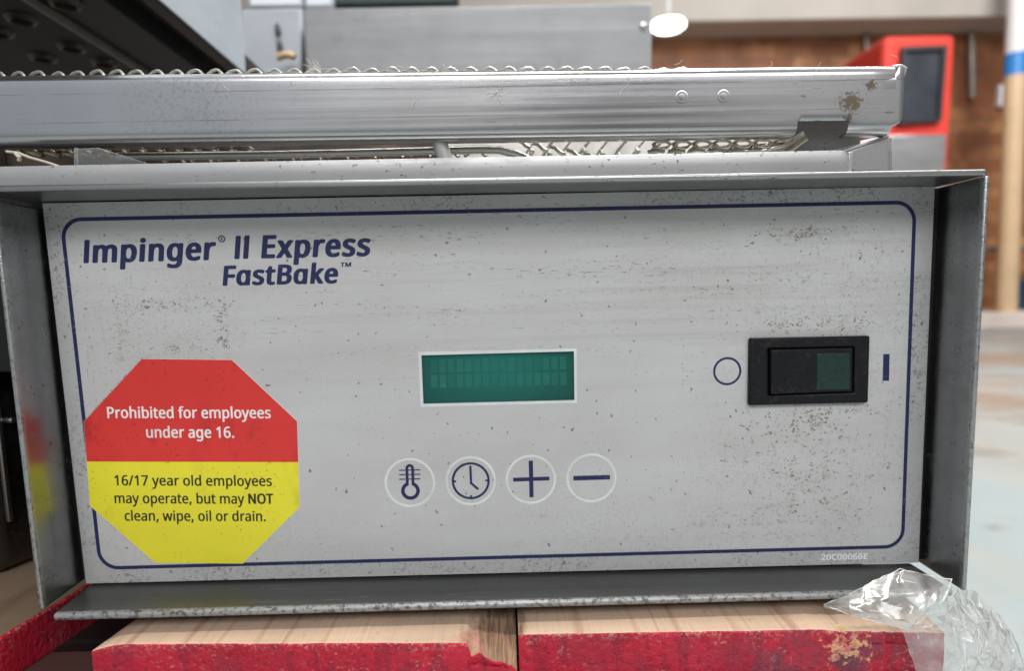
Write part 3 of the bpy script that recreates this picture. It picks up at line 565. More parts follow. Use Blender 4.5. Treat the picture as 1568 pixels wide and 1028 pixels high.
# ------------------------------------------------------------------ four keypad buttons
def stroke(bm, p, q, w, y, t=0.00005):
    a, b = Vector(xz(*p)), Vector(xz(*q)); e = (b-a).normalized()*(w/2); n = Vector((-e.y, e.x))
    prism(bm, [[tuple(a+n), tuple(a-n), tuple(b-n), tuple(b+n)]], place_at(y), (0, -t, 0))
PXM = 0.0003                                          # metres per photo pixel on the faceplate
def button(cx, cy):
    c = xz(cx, cy)
    bm = bmesh.new(); prism(bm, ring_loops(c[0], c[1], 36.0*PXM, 39.7*PXM), place_at(-0.00006), (0, -0.00006, 0))
    return obj('button', bm, PALE, BOX, smooth=False), c
b1, c = button(627.7, 739.5)
zx = lambda X, Y: (560+X/3.545, 510+Y/3.545)
bm = bmesh.new()
bc_ = xz(*zx(243, 858))
tube_c = xz(*zx(239, 736))
# thermometer outline: bulb and stem as one shape with a hole
def thermo(rb, rs, ztop):
    a0 = math.asin(min(1, rs/rb)); pts = []
    for k in range(41):
        t = pi/2 + a0 + (2*pi-2*a0)*k/40
        pts.append((bc_[0]+rb*cos(t), bc_[1]+rb*sin(t)))
    for k in range(17):
        t = pi*k/16
        pts.append((tube_c[0]+rs*cos(t), ztop+rs*sin(t)))
    return pts
s_ = PXM/3.545
prism(bm, [thermo(52*s_, 24*s_, tube_c[1]), thermo(32*s_, 8*s_, tube_c[1])[::-1]], place_at(-0.00006), (0, -0.00005, 0))
for yy in (746, 770, 795):
    stroke(bm, zx(181, yy+1), zx(215, yy), 6.5*s_, -0.00006)
    stroke(bm, zx(262, yy-1), zx(297, yy-2), 6.5*s_, -0.00006)
    stroke(bm, zx(231, yy), zx(248, yy-1), 6.5*s_, -0.00006)
obj('thermometer_symbol', bm, NAVY, b1, smooth=False)
b2, c = button(720.8, 736.8)
bm = bmesh.new()
prism(bm, ring_loops(c[0], c[1], 93*s_, 106*s_), place_at(-0.00006), (0, -0.00005, 0))
hp = [Vector(xz(*zx(568, 722))), Vector(xz(*zx(572, 816))), Vector(xz(*zx(611, 850)))]
stroke(bm, zx(568, 722), zx(572, 818), 13*s_, -0.00006)
stroke(bm, zx(567, 812), zx(611, 850), 13*s_, -0.00012)
stroke(bm, zx(470, 807), zx(491, 807), 11*s_, -0.00012); stroke(bm, zx(649, 802), zx(672, 802), 11*s_, -0.00012)
stroke(bm, zx(572, 882), zx(572, 903), 11*s_, -0.00012)
obj('clock_symbol', bm, NAVY, b2, smooth=False)
b3, c = button(813, 734.6)
bm = bmesh.new()
stroke(bm, zx(800, 798), zx(997, 791), 22*s_, -0.00006); stroke(bm, zx(896, 694), zx(900, 893), 23*s_, -0.00012)
obj('plus_symbol', bm, NAVY, b3, smooth=False)
b4, c = button(905.6, 732.4)
bm = bmesh.new(); stroke(bm, zx(1127, 790), zx(1326, 784), 26*s_, -0.00006)
obj('minus_symbol', bm, NAVY, b4, smooth=False)

# ------------------------------------------------------------------ rocker switch with its O and I marks
def quad_loop(q, y): return [xz(*p, y) for p in q]
SWY = -0.0028
outer0 = [(1149, 518.4), (1332.8, 514.5), (1329.9, 617.4), (1147.5, 621.6)]
hole = [(1176, 533.5), (1309.5, 530.5), (1308.8, 602.5), (1176, 606.5)]
bm = bmesh.new()
prism(bm, [quad_loop(outer0, SWY), quad_loop(hole, SWY)[::-1]], place_at(0.0012), (0, SWY-0.0012, 0))
sw = obj('rocker_switch', bm, BLACK_PL, BOX, bevel=0.0009, seg=3)
h = [at(*p, SWY) for p in hole]
# rocker: pressed in on the right-hand side ("I" out on the left), slightly hollow
bm = bmesh.new()
N_ = 16
def rk(u, v):
    i = 0.025
    u2, v2 = i+(1-2*i)*u, 0.035+(0.93)*v
    p = (h[0]*(1-u2)+h[1]*u2)*(1-v2) + (h[3]*(1-u2)+h[2]*u2)*v2
    y = -0.0022 - 0.0014*(1-u) - 0.0011*(2*u-1)**2*0.6 - 0.0002
    return Vector((p.x, y+0.0004, p.z))
gv = [[bm.verts.new(rk(i/N_, j/6)) for i in range(N_+1)] for j in range(7)]
for j in range(6):
    for i in range(N_): bm.faces.new((gv[j][i], gv[j][i+1], gv[j+1][i+1], gv[j+1][i]))
ret = bmesh.ops.extrude_face_region(bm, geom=bm.faces[:])
for v in [g for g in ret['geom'] if isinstance(g, bmesh.types.BMVert)]: v.co.y = 0.002
rkr = obj('rocker', bm, BLACK_PL, sw, bevel=0.0004, seg=2)
bm = bmesh.new()
def rkp(px, py):
    P = at(px, py, -0.0024); u = (P.x-h[0].x)/(h[1].x-h[0].x)
    return Vector((P.x, -0.0022-0.0014*(1-u)-0.0011*(2*u-1)**2*0.6-0.0002+0.0004-0.00015, P.z))
gq = []
for j in range(7):
    row = []
    for i in range(9):
        u, v = i/8, j/6
        row.append(bm.verts.new(rkp((1250.5*(1-u)+1301*u), (542-1.2*u)*(1-v)+(597.5-1.2*u)*v)))
    gq.append(row)
for j in range(6):
    for i in range(8): bm.faces.new((gq[j][i], gq[j][i+1], gq[j+1][i+1], gq[j+1][i]))
ret = bmesh.ops.extrude_face_region(bm, geom=bm.faces[:])
for v in [g for g in ret['geom'] if isinstance(g, bmesh.types.BMVert)]: v.co.y += 0.0008
obj('indicator_lens', bm, GREEN_PL, sw, bevel=0.0002)
# dark well behind the rocker
bm = bmesh.new(); prism(bm, [quad_loop(hole, SWY)], place_at(0.0010), (0, -0.0011, 0)); obj('switch_well', bm, GAP, sw, smooth=False)
bm = bmesh.new(); c = xz(1113.5, 568.7)
prism(bm, ring_loops(c[0], c[1], 18.6*PXM, 22.0*PXM), place_at(-0.00006), (0, -0.00005, 0)); obj('off_mark', bm, NAVY, face, smooth=False)
bm = bmesh.new(); prism(bm, [[xz(1352.4, 542.6), xz(1362, 542.3), xz(1361.2, 583.3), xz(1351.4, 583.6)]], place_at(-0.00006), (0, -0.00005, 0)); obj('on_mark', bm, NAVY, face, smooth=False)

# ------------------------------------------------------------------ octagonal sticker, red above yellow
redq = [(217.5, 550), (355, 551.5), (455, 645.5), (456.8, 708), (133.4, 707.2), (128.8, 646)]
yelq = [(133.4, 707.2), (456.8, 708), (459, 776.8), (371.5, 863.4), (238, 862.3), (138.2, 774.6)]
STY = -0.00007
bm = bmesh.new()
prism(bm, [[xz(*p) for p in redq]], place_at(STY), (0, -0.00016, 0), 0)
prism(bm, [[xz(*p) for p in yelq]], place_at(STY), (0, -0.00016, 0), 1)
prism(bm, [[xz(px+.9, py-.7) for px, py in redq[:4]] + [xz(px+.9, py+.3) for px, py in yelq[2:4]] + [xz(px-.4, py+.4) for px, py in yelq[4:]] + [xz(redq[5][0]-.5, redq[5][1])]], place_at(-0.00003), (0, -0.00010, 0), 2)
st = obj('warning_sticker', bm, [RED_ST, YEL_ST, STICKER_EDGE], BOX, smooth=False)
lettering('white_lettering', [
    ('md', 'Prohibited for employees', (164.7, 640.8), (414.9, 641.0), 0.0053),
    ('md', 'under age 16.', (224.3, 670.8), (358.9, 671.0), 0.0053)], WHITE_INK, st, STY-0.00015)
def mixrun(): pass
lettering('black_lettering', [
    ('md', '16/17 year old employees', (175.8, 744.0), (416.6, 745.0), 0.0050),
    ('md', 'may operate, but may', (175.8, 771.3), (374.5, 772.2), 0.0050),
    ('bd', 'NOT', (380.5, 772.2), (418.8, 772.3), 0.0050),
    ('md', 'clean, wipe, oil or drain.', (191.3, 798.2), (407.2, 799.0), 0.0050)], BLACK_INK, st, STY-0.00015)

# ------------------------------------------------------------------ baked-on grease specks
DIRT = [plain('grease_speck', (0.185, 0.162, 0.128), .7, var=.35, scale=300), plain('dark_grease_speck', (0.06, 0.05, 0.04), .6), plain('light_grease_smear', (0.32, 0.30, 0.262), .7)]
rd = random.Random(21)
bm = bmesh.new()
def speck(px, py, r, el=1.0, ang=0.0, mi=0):
    x, z = xz(px, py)
    n = rd.choice((5, 6, 7)); V = []
    ca, sa_ = cos(ang), sin(ang)
    for k in range(n):
        t = 2*pi*k/n+rd.uniform(-.3, .3); q = r*rd.uniform(.45, 1.2)
        u, v = q*el*cos(t), q*sin(t)/max(1, el*.7)
        V.append(bm.verts.new((x+u*ca-v*sa_, -0.000085-rd.random()*0.00002, z+u*sa_+v*ca)))
    f = bm.faces.new(V); f.material_index = mi
OUT_ = [((1143, 510), (1338, 627)), ((637, 530), (888, 628))]
def free(px, py):
    if not (75 < px < 1425 and 300 < py < 885): return False
    if any(a[0] < px < b[0] and a[1] < py < b[1] for a, b in OUT_): return False
    return not (125 < px < 462 and 548 < py < 866 and abs(px-294)+abs(py-707) < 245)
def dab(px, py, k=1.0):
    if not free(px, py): return
    a0 = rd.uniform(-.5, .5)
    for _ in range(rd.randint(2, 6)):
        speck(px+rd.gauss(0, 2.6*k), py+rd.gauss(0, 1.9*k), rd.uniform(.00012, .00033)*k, rd.uniform(1, 2.4), a0+rd.uniform(-.5, .5), rd.choice((0, 0, 0, 2, 2)))
def cloud(cx, cy, sx, sy, n, k=1.0):
    for _ in range(n): dab(rd.gauss(cx, sx), rd.gauss(cy, sy), k*rd.choice((.6, .8, 1, 1, 1.3)))
def trail(x0, y0, x1, y1, n, jit=2.0, k=.8):
    w = rd.uniform(0, 6)
    for i in range(n):
        t = rd.random()
        px, py = x0+(x1-x0)*t, y0+(y1-y0)*t+sin(t*9+w)*1.6+rd.gauss(0, jit)
        if free(px, py): speck(px+rd.gauss(0, jit*.5), py, rd.uniform(.00009, .00022)*k, rd.uniform(1.5, 4) if abs(x1-x0) > abs(y1-y0) else 1.2, rd.uniform(-.2, .2), rd.choice((0, 2, 2)))
cloud(1228, 645, 40, 14, 60, 1.6); cloud(1225, 715, 50, 38, 60, 1.5); cloud(1215, 780, 40, 12, 24, 1.3); cloud(1290, 740, 40, 45, 30, 1.3); cloud(1240, 497, 55, 9, 55, 1.5); cloud(1302, 626, 20, 4, 30, 1.2); cloud(1235, 628, 50, 4, 26)
cloud(1240, 357, 40, 6, 40, 1.4); cloud(1320, 400, 30, 30, 14); cloud(1200, 420, 40, 9, 30, .8); cloud(1370, 600, 8, 90, 36, .7); cloud(1160, 600, 14, 40, 14, .7)
cloud(275, 466, 40, 4, 40, 1.2); cloud(338, 500, 8, 26, 40, 1.2); cloud(290, 534, 36, 4, 30, .9); cloud(180, 520, 9, 34, 44, .8); cloud(205, 470, 22, 18, 22, .8); cloud(115, 480, 5, 80, 30, .6)
cloud(300, 846, 60, 6, 36, .7); cloud(180, 820, 16, 10, 18, .8); cloud(1100, 800, 120, 14, 40, .6)
for x0, y0, x1, y1, n in ((600, 405, 760, 402, 90), (560, 472, 640, 470, 30), (980, 415, 1190, 418, 120), (940, 433, 1040, 431, 50), (1160, 352, 1230, 356, 50), (1230, 356, 1300, 362, 50), (1310, 368, 1375, 384, 40), (640, 350, 960, 343, 110), (880, 378, 1200, 352, 60), (1250, 432, 1350, 445, 60), (700, 458, 900, 455, 40), (780, 490, 1100, 470, 60),
                         (1080, 778, 1220, 772, 60), (1060, 804, 1270, 800, 130), (1100, 826, 1260, 822, 50), (1285, 806, 1370, 808, 40), (860, 765, 990, 762, 36), (480, 800, 640, 806, 40), (590, 765, 620, 764, 14),
                         (215, 462, 360, 458, 70), (165, 545, 350, 541, 50), (150, 370, 330, 352, 24), (400, 350, 520, 342, 30)):
    trail(x0, y0, x1, y1, int(n*1.5), 1.5)
for x0, y0, x1, y1, n in ((150, 470, 168, 560, 50), (175, 440, 186, 555, 60), (190, 450, 200, 545, 50), (1190, 650, 1180, 790, 40), (1215, 660, 1205, 780, 40), (1255, 650, 1262, 760, 40), (1372, 470, 1360, 760, 70), (1385, 640, 1378, 760, 30), (345, 460, 352, 545, 40), (365, 450, 372, 540, 30)):
    trail(x0, y0, x1, y1, int(n*1.5), 2.0)
for (x0, y0), (x1, y1), n in (((217, 549), (129, 645), 60), ((356, 550), (456, 645), 16), ((138, 776), (238, 864), 26), ((372, 866), (460, 778), 16), ((218, 548), (352, 549), 18), ((1150, 623), (1330, 619), 60), ((1147, 516), (1330, 512), 40)):
    for _ in range(n):
        t = rd.random(); q = rd.gauss(0, 1.0)
        speck(x0+(x1-x0)*t-abs(q), y0+(y1-y0)*t+q*.4, rd.uniform(.00010, .00024), rd.uniform(1, 2), rd.uniform(-.8, .8), rd.choice((0, 0, 1)))
for _ in range(420):
    px, py = rd.uniform(100, 1400), rd.uniform(310, 850)
    if free(px, py): speck(px, py, rd.choice((.0001, .00012, .00016, .00022)), rd.uniform(1, 1.8), rd.uniform(-.6, .6), rd.choice((0, 0, 2, 1)))
for px, py, r in ((1062, 440, 10), (757, 358, 6), (709, 401, 5), (1382, 385, 9), (1377, 450, 7), (1090, 489, 8), (1213, 440, 6), (1178, 633, 8), (1255, 627, 9), (1201, 717, 8), (1377, 733, 8), (1190, 832, 5), (1145, 770, 5), (1253, 746, 8), (581, 581, 5), (803, 780, 5), (710, 750, 5), (984, 320, 5), (716, 311, 6), (1376, 452, 7), (250, 360, 5), (219, 317, 6), (173, 313, 5), (253, 349, 4), (310, 410, 4), (222, 440, 4), (174, 480, 5), (178, 497, 4), (487, 520, 4)):
    speck(px, py, r*.00005, 1.15, rd.uniform(-1, 1), 1)
tag(obj('grease_specks', bm, DIRT, face, smooth=False), kind='stuff')

# ------------------------------------------------------------------ the frame round the faceplate
yf = -d_fl
def lipped(name, a0, a1, b0, b1, t, mat, bev=0.0009):
    """flange sheet: a0-a1 its front edge, b0-b1 its back edge, t its thickness vector"""
    bm = bmesh.new(); slab(bm, (a0, a1, b1, b0), t)
    return obj(name, bm, mat, BOX, bevel=bev, seg=3)
# top: the underside edge is given, the sheet is above it
tfl, tfr = at(-40, 294.8, yf), at(1511.5, 268.8, yf)
tbl, tbr = at(-40, 313, 0.012), at(1452, 284.6, 0.012)
tbl, tbr = Vector((tfl.x, 0.03, at(64, 311, 0).z+0.0003)), Vector((tfr.x, 0.03, at(1432, 285, 0).z+0.0003))
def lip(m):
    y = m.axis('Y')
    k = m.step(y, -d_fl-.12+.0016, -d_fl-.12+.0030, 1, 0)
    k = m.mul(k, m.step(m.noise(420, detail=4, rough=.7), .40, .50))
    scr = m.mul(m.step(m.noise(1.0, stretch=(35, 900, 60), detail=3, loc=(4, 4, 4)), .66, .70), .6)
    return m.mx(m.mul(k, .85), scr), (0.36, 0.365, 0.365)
FRAME_T = steel('frame_steel', col=(0.38, 0.388, 0.39), rough=0.32, brush=(6, 600, 700), dirt=0.55, speck=520)
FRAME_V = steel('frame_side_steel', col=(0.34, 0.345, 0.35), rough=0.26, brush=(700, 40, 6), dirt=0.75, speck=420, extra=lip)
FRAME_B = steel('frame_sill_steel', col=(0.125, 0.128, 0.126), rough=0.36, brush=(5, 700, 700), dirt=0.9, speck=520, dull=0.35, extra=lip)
top = lipped('top_flange', tfl, tfr, tbl, tbr, (0, 0, 0.0027), FRAME_T, 0.0010)
# bottom: the upper edge is given
bfl, bfr = at(79, 941.5, yf), at(1462, 903.5, yf)
bbl = Vector((at(133, 897, 0).x, 0.004, at(133, 897, 0).z-0.0002)); bbr = Vector((at(1402, 864.5, 0).x, 0.004, at(1404, 866.0, 0).z-0.0002))
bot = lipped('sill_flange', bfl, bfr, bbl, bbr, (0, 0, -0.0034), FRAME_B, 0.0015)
# sides
XL_F = [at(66.5, 935, yf), at(-7.5, 306, yf)]; XL_B = [at(120, 892, 0.001), at(57.5, 318.5, 0.001)]
bm = bmesh.new()
lt = Vector((-0.0022, 0, 0))
hexa(bm, [XL_F[0]+lt, XL_F[0], XL_B[0]+Vector((0,.03,0)), XL_B[0]+lt+Vector((0,.03,0)), XL_F[1]+lt, XL_F[1], XL_B[1]+Vector((0,.03,0)), XL_B[1]+lt+Vector((0,.03,0))])
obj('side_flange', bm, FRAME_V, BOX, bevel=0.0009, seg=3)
XR_F = [at(1473.5, 906, yf), at(1508.5, 268.8, yf)]; XR_B = [at(1413.5, 866, 0.001), at(1446, 284.2, 0.001)]
rt = Vector((0.0022, 0, 0))
bm = bmesh.new()
hexa(bm, [XR_F[0], XR_F[0]+rt, XR_B[0]+rt+Vector((0,.03,0)), XR_B[0]+Vector((0,.03,0)), XR_F[1], XR_F[1]+rt, XR_B[1]+rt+Vector((0,.03,0)), XR_B[1]+Vector((0,.03,0))])
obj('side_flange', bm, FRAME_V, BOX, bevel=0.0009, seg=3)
# black strips colour in the shade of the gaps beside the plate, and the closed body behind
bm = bmesh.new()
bx(bm, XL_B[1].x-0.0012, TL.x+0.002, 0.0030, 0.0045, 0.0, 0.1775)
gl = [XL_B[0], BL, TL, XL_B[1]]
slab(bm, [Vector((p.x+dxx, 0.004, p.z)) for p, dxx in ((XL_B[0], -.001), (BL, .002), (TL, .002), (XL_B[1], -.001))], (0, 0.002, 0)) if False else None
bm.clear()
slab(bm, [Vector((XL_B[0].x-.0015, .003, XL_B[0].z+.001)), Vector((BL.x+.002, .003, XL_B[0].z+.001)), Vector((TL.x+.002, .003, TL.z-.0005)), Vector((XL_B[1].x-.0015, .003, TL.z-.0005))], (0, .002, 0))
obj('gap_strip', bm, GAP, BOX, smooth=False)
bm = bmesh.new()
slab(bm, [Vector((BR.x-.002, .003, BR.z+.0005)), Vector((XR_B[0].x+.0015, .003, BR.z+.0005)), Vector((XR_B[1].x+.0015, .003, TR.z-.0005)), Vector((TR.x-.002, .003, TR.z-.0005))], (0, .002, 0))
obj('gap_strip', bm, GAP, BOX, smooth=False)
bm = bmesh.new(); bx(bm, -0.199, 0.199, 0.030, 0.26, -0.0104, 0.1745)
bx(bm, -0.29, -0.1995, 0.031, 0.20, 0.10, 0.187)  # black block added so the gap above the left flange stays dark
obj('housing', bm, plain('black_housing', (0.012, 0.012, 0.012), .6, spec=.2), BOX, bevel=0.001)

# ================================================================== conveyor above the box
conv = thing('conveyor', 'long aluminium conveyor side rail with wire belt and crusted dirt at its right end', 'conveyor', CONV)
ry = RAIL_Y
# profile of the rail in (y, z): top lip, round, face, round, bottom lip; its ends follow the photo's slight slope
e_l, e_r = at(-60, 112.0, ry), at(1391, 96.5, ry)       # top outer edge
f_l, f_r = at(-60, 224.0, ry), at(1384, 204.0, ry)      # bottom outer edge
R_ = 0.0048
def rail_pt(s, k):
    """s along the rail 0..1, k = (dy, frac, dz): position on the face height frac plus offsets"""
    a = e_l*(1-s)+e_r*s; b = f_l*(1-s)+f_r*s
    return b + (a-b)*k[1] + Vector((0, k[0], k[2]))
hgt = (e_r-f_r).length
arc_t = [(R_-R_*cos(t), 1, R_*sin(t)-R_) for t in [pi/2*i/7 for i in range(8)]]
arc_b = [(R_-R_*sin(t), 0, R_-R_*cos(t)) for t in [pi/2*i/7 for i in range(8)]]
prof = [(0.0085, 0, 0), (0.006, 0, 0)] + arc_b + [(0, 0, R_+0.0014), (0, .30, 0), (0, .52, 0), (0, .76, 0)] + arc_t + [(0.011, 1, 0), (0.018, 1, 0)]
fin = lambda px: (at(px, 200, ry).x-e_l.x)/(e_r.x-e_l.x)
n0, n1, cut = fin(1224), fin(1302), fin(1368)
ss = sorted(set([i/40*cut for i in range(41)] + [n0, n1, cut]))
bm = bmesh.new()
grid = [[bm.verts.new(rail_pt(s, k)) for k in prof] for s in ss]
nb = 3 + len(arc_b)
for i in range(len(ss)-1):
    for j in range(len(prof)-1):
        if ss[i] >= n0-1e-6 and ss[i+1] <= n1+1e-6 and j < nb-1: continue       # the cut-out in the bottom lip
        bm.faces.new((grid[i][j], grid[i+1][j], grid[i+1][j+1], grid[i][j+1]))
# right end: only the face goes on, bending round into a short return
jf0, jf1 = nb-1, nb
endx = e_r.x
re = 0.0036
c0 = [grid[-1][j] for j in range(jf0-3, jf1+4)]
co_ = [v.co.copy() for v in c0]
zb0, zt0 = co_[0].z, co_[-1].z
xs_ = co_[0].x
path = [(xs_+(endx-re-xs_)*k/7, 0.0) for k in range(1, 8)] + [(endx-re+re*sin(t), re-re*cos(t)) for t in [pi/2*i/8 for i in range(1, 9)]] + [(endx+.0001, re+0.004), (endx-0.0004, re+0.012)]
rc = 0.0090
lst = c0
for (x, dy) in path:
    q = max(0.0, min(1.0, (x-(endx-rc))/rc))
    lift = rc*(1-math.sqrt(max(0.0, 1-q*q)))*0.75          # rounded lower corner
    dip = 0.0012*q*q
    s = (x-xs_)/(endx-xs_)
    flat = min(1.0, s*1.6)
    cur = []
    for v0 in co_:
        f = (v0.z-zb0)/(zt0-zb0)
        z = v0.z + lift*(1-f)**1.5 + (0.0036*min(1.0, s*3) - dip)*f**3
        y = (v0.y*(1-flat) + ry*flat) + dy
        cur.append(bm.verts.new((x, y, z)))
    for k in range(len(cur)-1): bm.faces.new((lst[k], cur[k], cur[k+1], lst[k+1]))
    lst = cur
# the rolled corner of the top lip
rail = obj('side_rail', bm, RAIL_STEEL, conv, angle=50)
so = rail.modifiers.new('solid', 'SOLIDIFY'); so.thickness = 0.0011; so.offset = -1
wnm = rail.modifiers.new('wn', 'WEIGHTED_NORMAL'); wnm.weight = 90; wnm.keep_sharp = True
bm = bmesh.new()
pc = at(1391, 103, ry)
tube(bm, [pc+Vector((-0.0050, 0.0042, 0.0012)), pc+Vector((-0.0020, 0.0030, 0.0014)), pc+Vector((0.0004, 0.0036, 0.0006)), pc+Vector((0.0012, 0.0060, -0.0010)), pc+Vector((0.0010, 0.0090, -0.0022))], 0.0012, 10)
obj('corner_curl', bm, RAIL_STEEL, conv)
for px, py in ((1044, 148.5), (1108, 147)):
    bm = bmesh.new(); c = at(px, py, ry)
    n = 40
    rings = []
    for rr, dy in ((0.0, -0.00004), (0.0015, -0.00004), (0.0019, -0.00001), (0.0023, -0.00004), (0.0028, -0.00003), (0.0033, 0.0001)):
        rings.append([bm.verts.new(c+Vector((rr*cos(2*pi*k/n), dy, rr*sin(2*pi*k/n)))) for k in range(n)])
    for a, b in zip(rings, rings[1:]):
        for k in range(n): 
            bm.faces.new((a[k], a[(k+1) % n], b[(k+1) % n], b[k]))
    bmesh.ops.remove_doubles(bm, verts=bm.verts, dist=1e-6)
    obj('spot_weld', bm, RAIL_STEEL, conv)

WIRE = steel('belt_wire', col=(0.66, 0.63, 0.57), rough=0.30, dull=.25, brush=(300, 300, 300), dirt=0.5, dirtcol=(0.06, 0.04, 0.02))
WIRE_D = steel('belt_wire_baked', col=(0.40, 0.33, 0.25), rough=0.32, brush=(300, 300, 300), dirt=0.7, dirtcol=(0.05, 0.03, 0.015))
# upper run: one flat loop per pitch hooking over the next, wires running back
bm = bmesh.new()
x = at(-20, 108, ry+0.006).x
pitch = at(530, 100, ry+0.006).x - at(500, 100, ry+0.006).x
pitch *= 1.0
k = 0
rngb = random.Random(3)
while True:
    s = (x-e_l.x)/(e_r.x-e_l.x)
    zt = rail_pt(s, (0, 1, 0)).z
    pxx = 784 + F_PX*(x-CAM.x)/0.32
    if pxx > 1010 + 40: break
    sink = max(0, (pxx-700)/330)*0.0012
    low = max(0.0, 1-pxx/500.0)*0.0002
    z = zt + 0.0014 - sink + low + rngb.uniform(-1, 1)*0.00035
    p = pitch
    y0 = ry+0.0062
    r = 0.00068
    jj = rngb.uniform(-.0006, .0006)
    pts = [(x-0.05*p, y0+0.006, z-0.0008), (x+0.06*p+jj, y0+0.0022, z-0.0002), (x+0.30*p+jj, y0+0.0008, z+0.0004), (x+0.58*p, y0, z+0.0007), (x+0.70*p, y0-0.0002, z+0.0004), (x+0.84*p, y0-0.0006, z-0.0007), (x+0.96*p, y0-0.0010, z-0.0021), (x+1.15*p, y0, z-0.0035)]
    tube(bm, pts, r, 8)
    tube(bm, [(x-0.05*p, y0+0.006, z-0.0008), (x+0.02*p, y0+0.02, z-0.0012), (x+0.05*p, y0+0.14, z-0.0016), (x, y0+0.30, z-0.002)], r, 6)
    x += p; k += 1
obj('wire_belt', bm, WIRE, conv)

# lower run seen in the gap: twisted links on the left, a bent rod, slanting wires and open links on the right
bm = bmesh.new()
yb = 0.040
for i in range(14):
    px = 6 + i*27.5
    py = 224.5 + 4.0*min(1, i/3) - i*0.15
    for dyp, ph in ((0, 0), (8.5, 9)):
        a = [at(px+ph+dx_, py+dyp+dz_, yb+dd) for dx_, dz_, dd in ((-8, -2.5, .002), (0, -3.2, 0), (10, -1, -.001), (19, 2.5, 0), (26, 4.5, .003))]
        tube(bm, a, 0.0011, 8, radii=[.0007, .0015, .0017, .0015, .0007])
obj('return_belt', bm, WIRE_D, conv)
bm = bmesh.new()
for i in range(16):                                     # slanted flat wires of the return run
    px = 800 + i*27
    lean = 20 + i*1.2
    t0 = at(px+lean+6, 205, 0.048); t1 = at(px+lean*0.35, 232, 0.044); t2 = at(px-6, 262-i*0.6, 0.042)
    tube(bm, [t0, t1, t2], 0.0010 if i % 2 else 0.0007, 8)
    if i < 9:
        tube(bm, [at(px+12, 226+(i % 3)*4, 0.042), at(px+15, 232+(i % 3)*4, 0.040), at(px+12, 238+(i % 3)*4, 0.041)], 0.0013, 8, radii=[.0007, .0015, .0008])
for i in range(5):
    px = 790+i*26
    tube(bm, [at(px, 214+i*5, 0.036), at(px+9, 217+i*5, 0.034), at(px+15, 223+i*5, 0.035), at(px+22, 226+i*5, .036)], 0.0010, 8)
obj('return_belt', bm, WIRE, conv)
bm = bmesh.new()
for i in range(12):                                     # grey teeth of the far edge in the middle of the gap
    px = 250 + i*42
    tube(bm, [at(px, 249-i*.9, .058), at(px+10, 241-i*.9, .06), at(px+22, 240-i*.9, .06), at(px+32, 249-i*.9, .058)], 0.0010, 6)
obj('far_belt_edge', bm, WIRE_D, conv)
bm = bmesh.new()
tube(bm, [at(180, 240, .032), at(400, 237.5, .032), at(640, 231.5, .032), at(735, 229, .032), at(765, 229.5, .032), at(790, 236, .034), at(806, 243, .036), at(822, 252, .038)], 0.0020, 14)
obj('cross_rod', bm, steel('rod_steel', col=(0.62, 0.61, 0.57), rough=0.26, brush=(8, 500, 500), dirt=0.3), conv)
bm = bmesh.new()
tube(bm, [at(672, 214, .020), at(682, 245, .022), at(690, 262, .022)], 0.0036, 16)
obj('tray_pin', bm, steel('pale_pin', col=(.62, .62, .60), rough=.4, brush=(300, 300, 8), dirt=.3, dull=.7), conv)
bm = bmesh.new()
for i in range(7):                                      # open links towards the right end
    px = 1000+i*31; py = 219-i*0.5
    q = [at(px, py+2, .028), at(px+6, py-2, .026), at(px+20, py-2.5, .026), at(px+27, py+1, .027), at(px+22, py+7, .03), at(px+8, py+9, .03)]
    tube(bm, q+[q[0]], 0.0009, 8)
    tube(bm, [at(px+2, py+6, .027), at(px-4, py+16, .028), at(px-10, py+24, .03)], 0.0010, 8)
    tube(bm, [at(px-8, py+14, .025), at(px+4, py+11.5, .024), at(px+17, py+12.5, .025)], 0.0010, 8)
tube(bm, [at(1120, 236, .024), at(1170, 234, .023), at(1200, 226, .022), at(1218, 214, .020), at(1232, 205, .018)], 0.0016, 8)
tube(bm, [at(1100, 240, .026), at(1180, 238, .025), at(1213, 229, .024), at(1236, 212, .021)], 0.0012, 8)
obj('edge_links', bm, steel('brassy_links', col=(0.62, 0.58, 0.48), rough=0.28, brush=(300, 300, 300), dirt=0.5), conv)
# sheet work behind the gap
bm = bmesh.new()
slab(bm, [at(676, 208, .085), at(1240, 196, .085), at(1240, 268, .060), at(676, 276, .060)], (0, .0012, 0))
obj('belt_pan', bm, steel('pan_steel', col=(.30, .295, .285), rough=.5, brush=(90, 4, 90), dirt=.4, dull=.7), conv, bevel=0.0004)
bm = bmesh.new()
slab(bm, [at(-80, 210, .070), at(680, 203, .070), at(680, 272, .066), at(-80, 280, .066)], (0, .0012, 0))
obj('belt_pan', bm, plain('baked_brown_sheet', (0.075, 0.055, 0.04), 0.45, 0.6, var=0.5, scale=40), conv, bevel=0.0004)
bm = bmesh.new()  # dark slabs: shade between the links put in as colour
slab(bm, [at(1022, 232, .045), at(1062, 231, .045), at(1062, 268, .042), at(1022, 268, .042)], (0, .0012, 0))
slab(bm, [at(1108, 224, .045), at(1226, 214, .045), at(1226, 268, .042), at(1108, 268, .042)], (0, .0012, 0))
obj('belt_pan', bm, plain('shadowed_pan', (.05, .046, .042), .5), conv, bevel=0.0004)
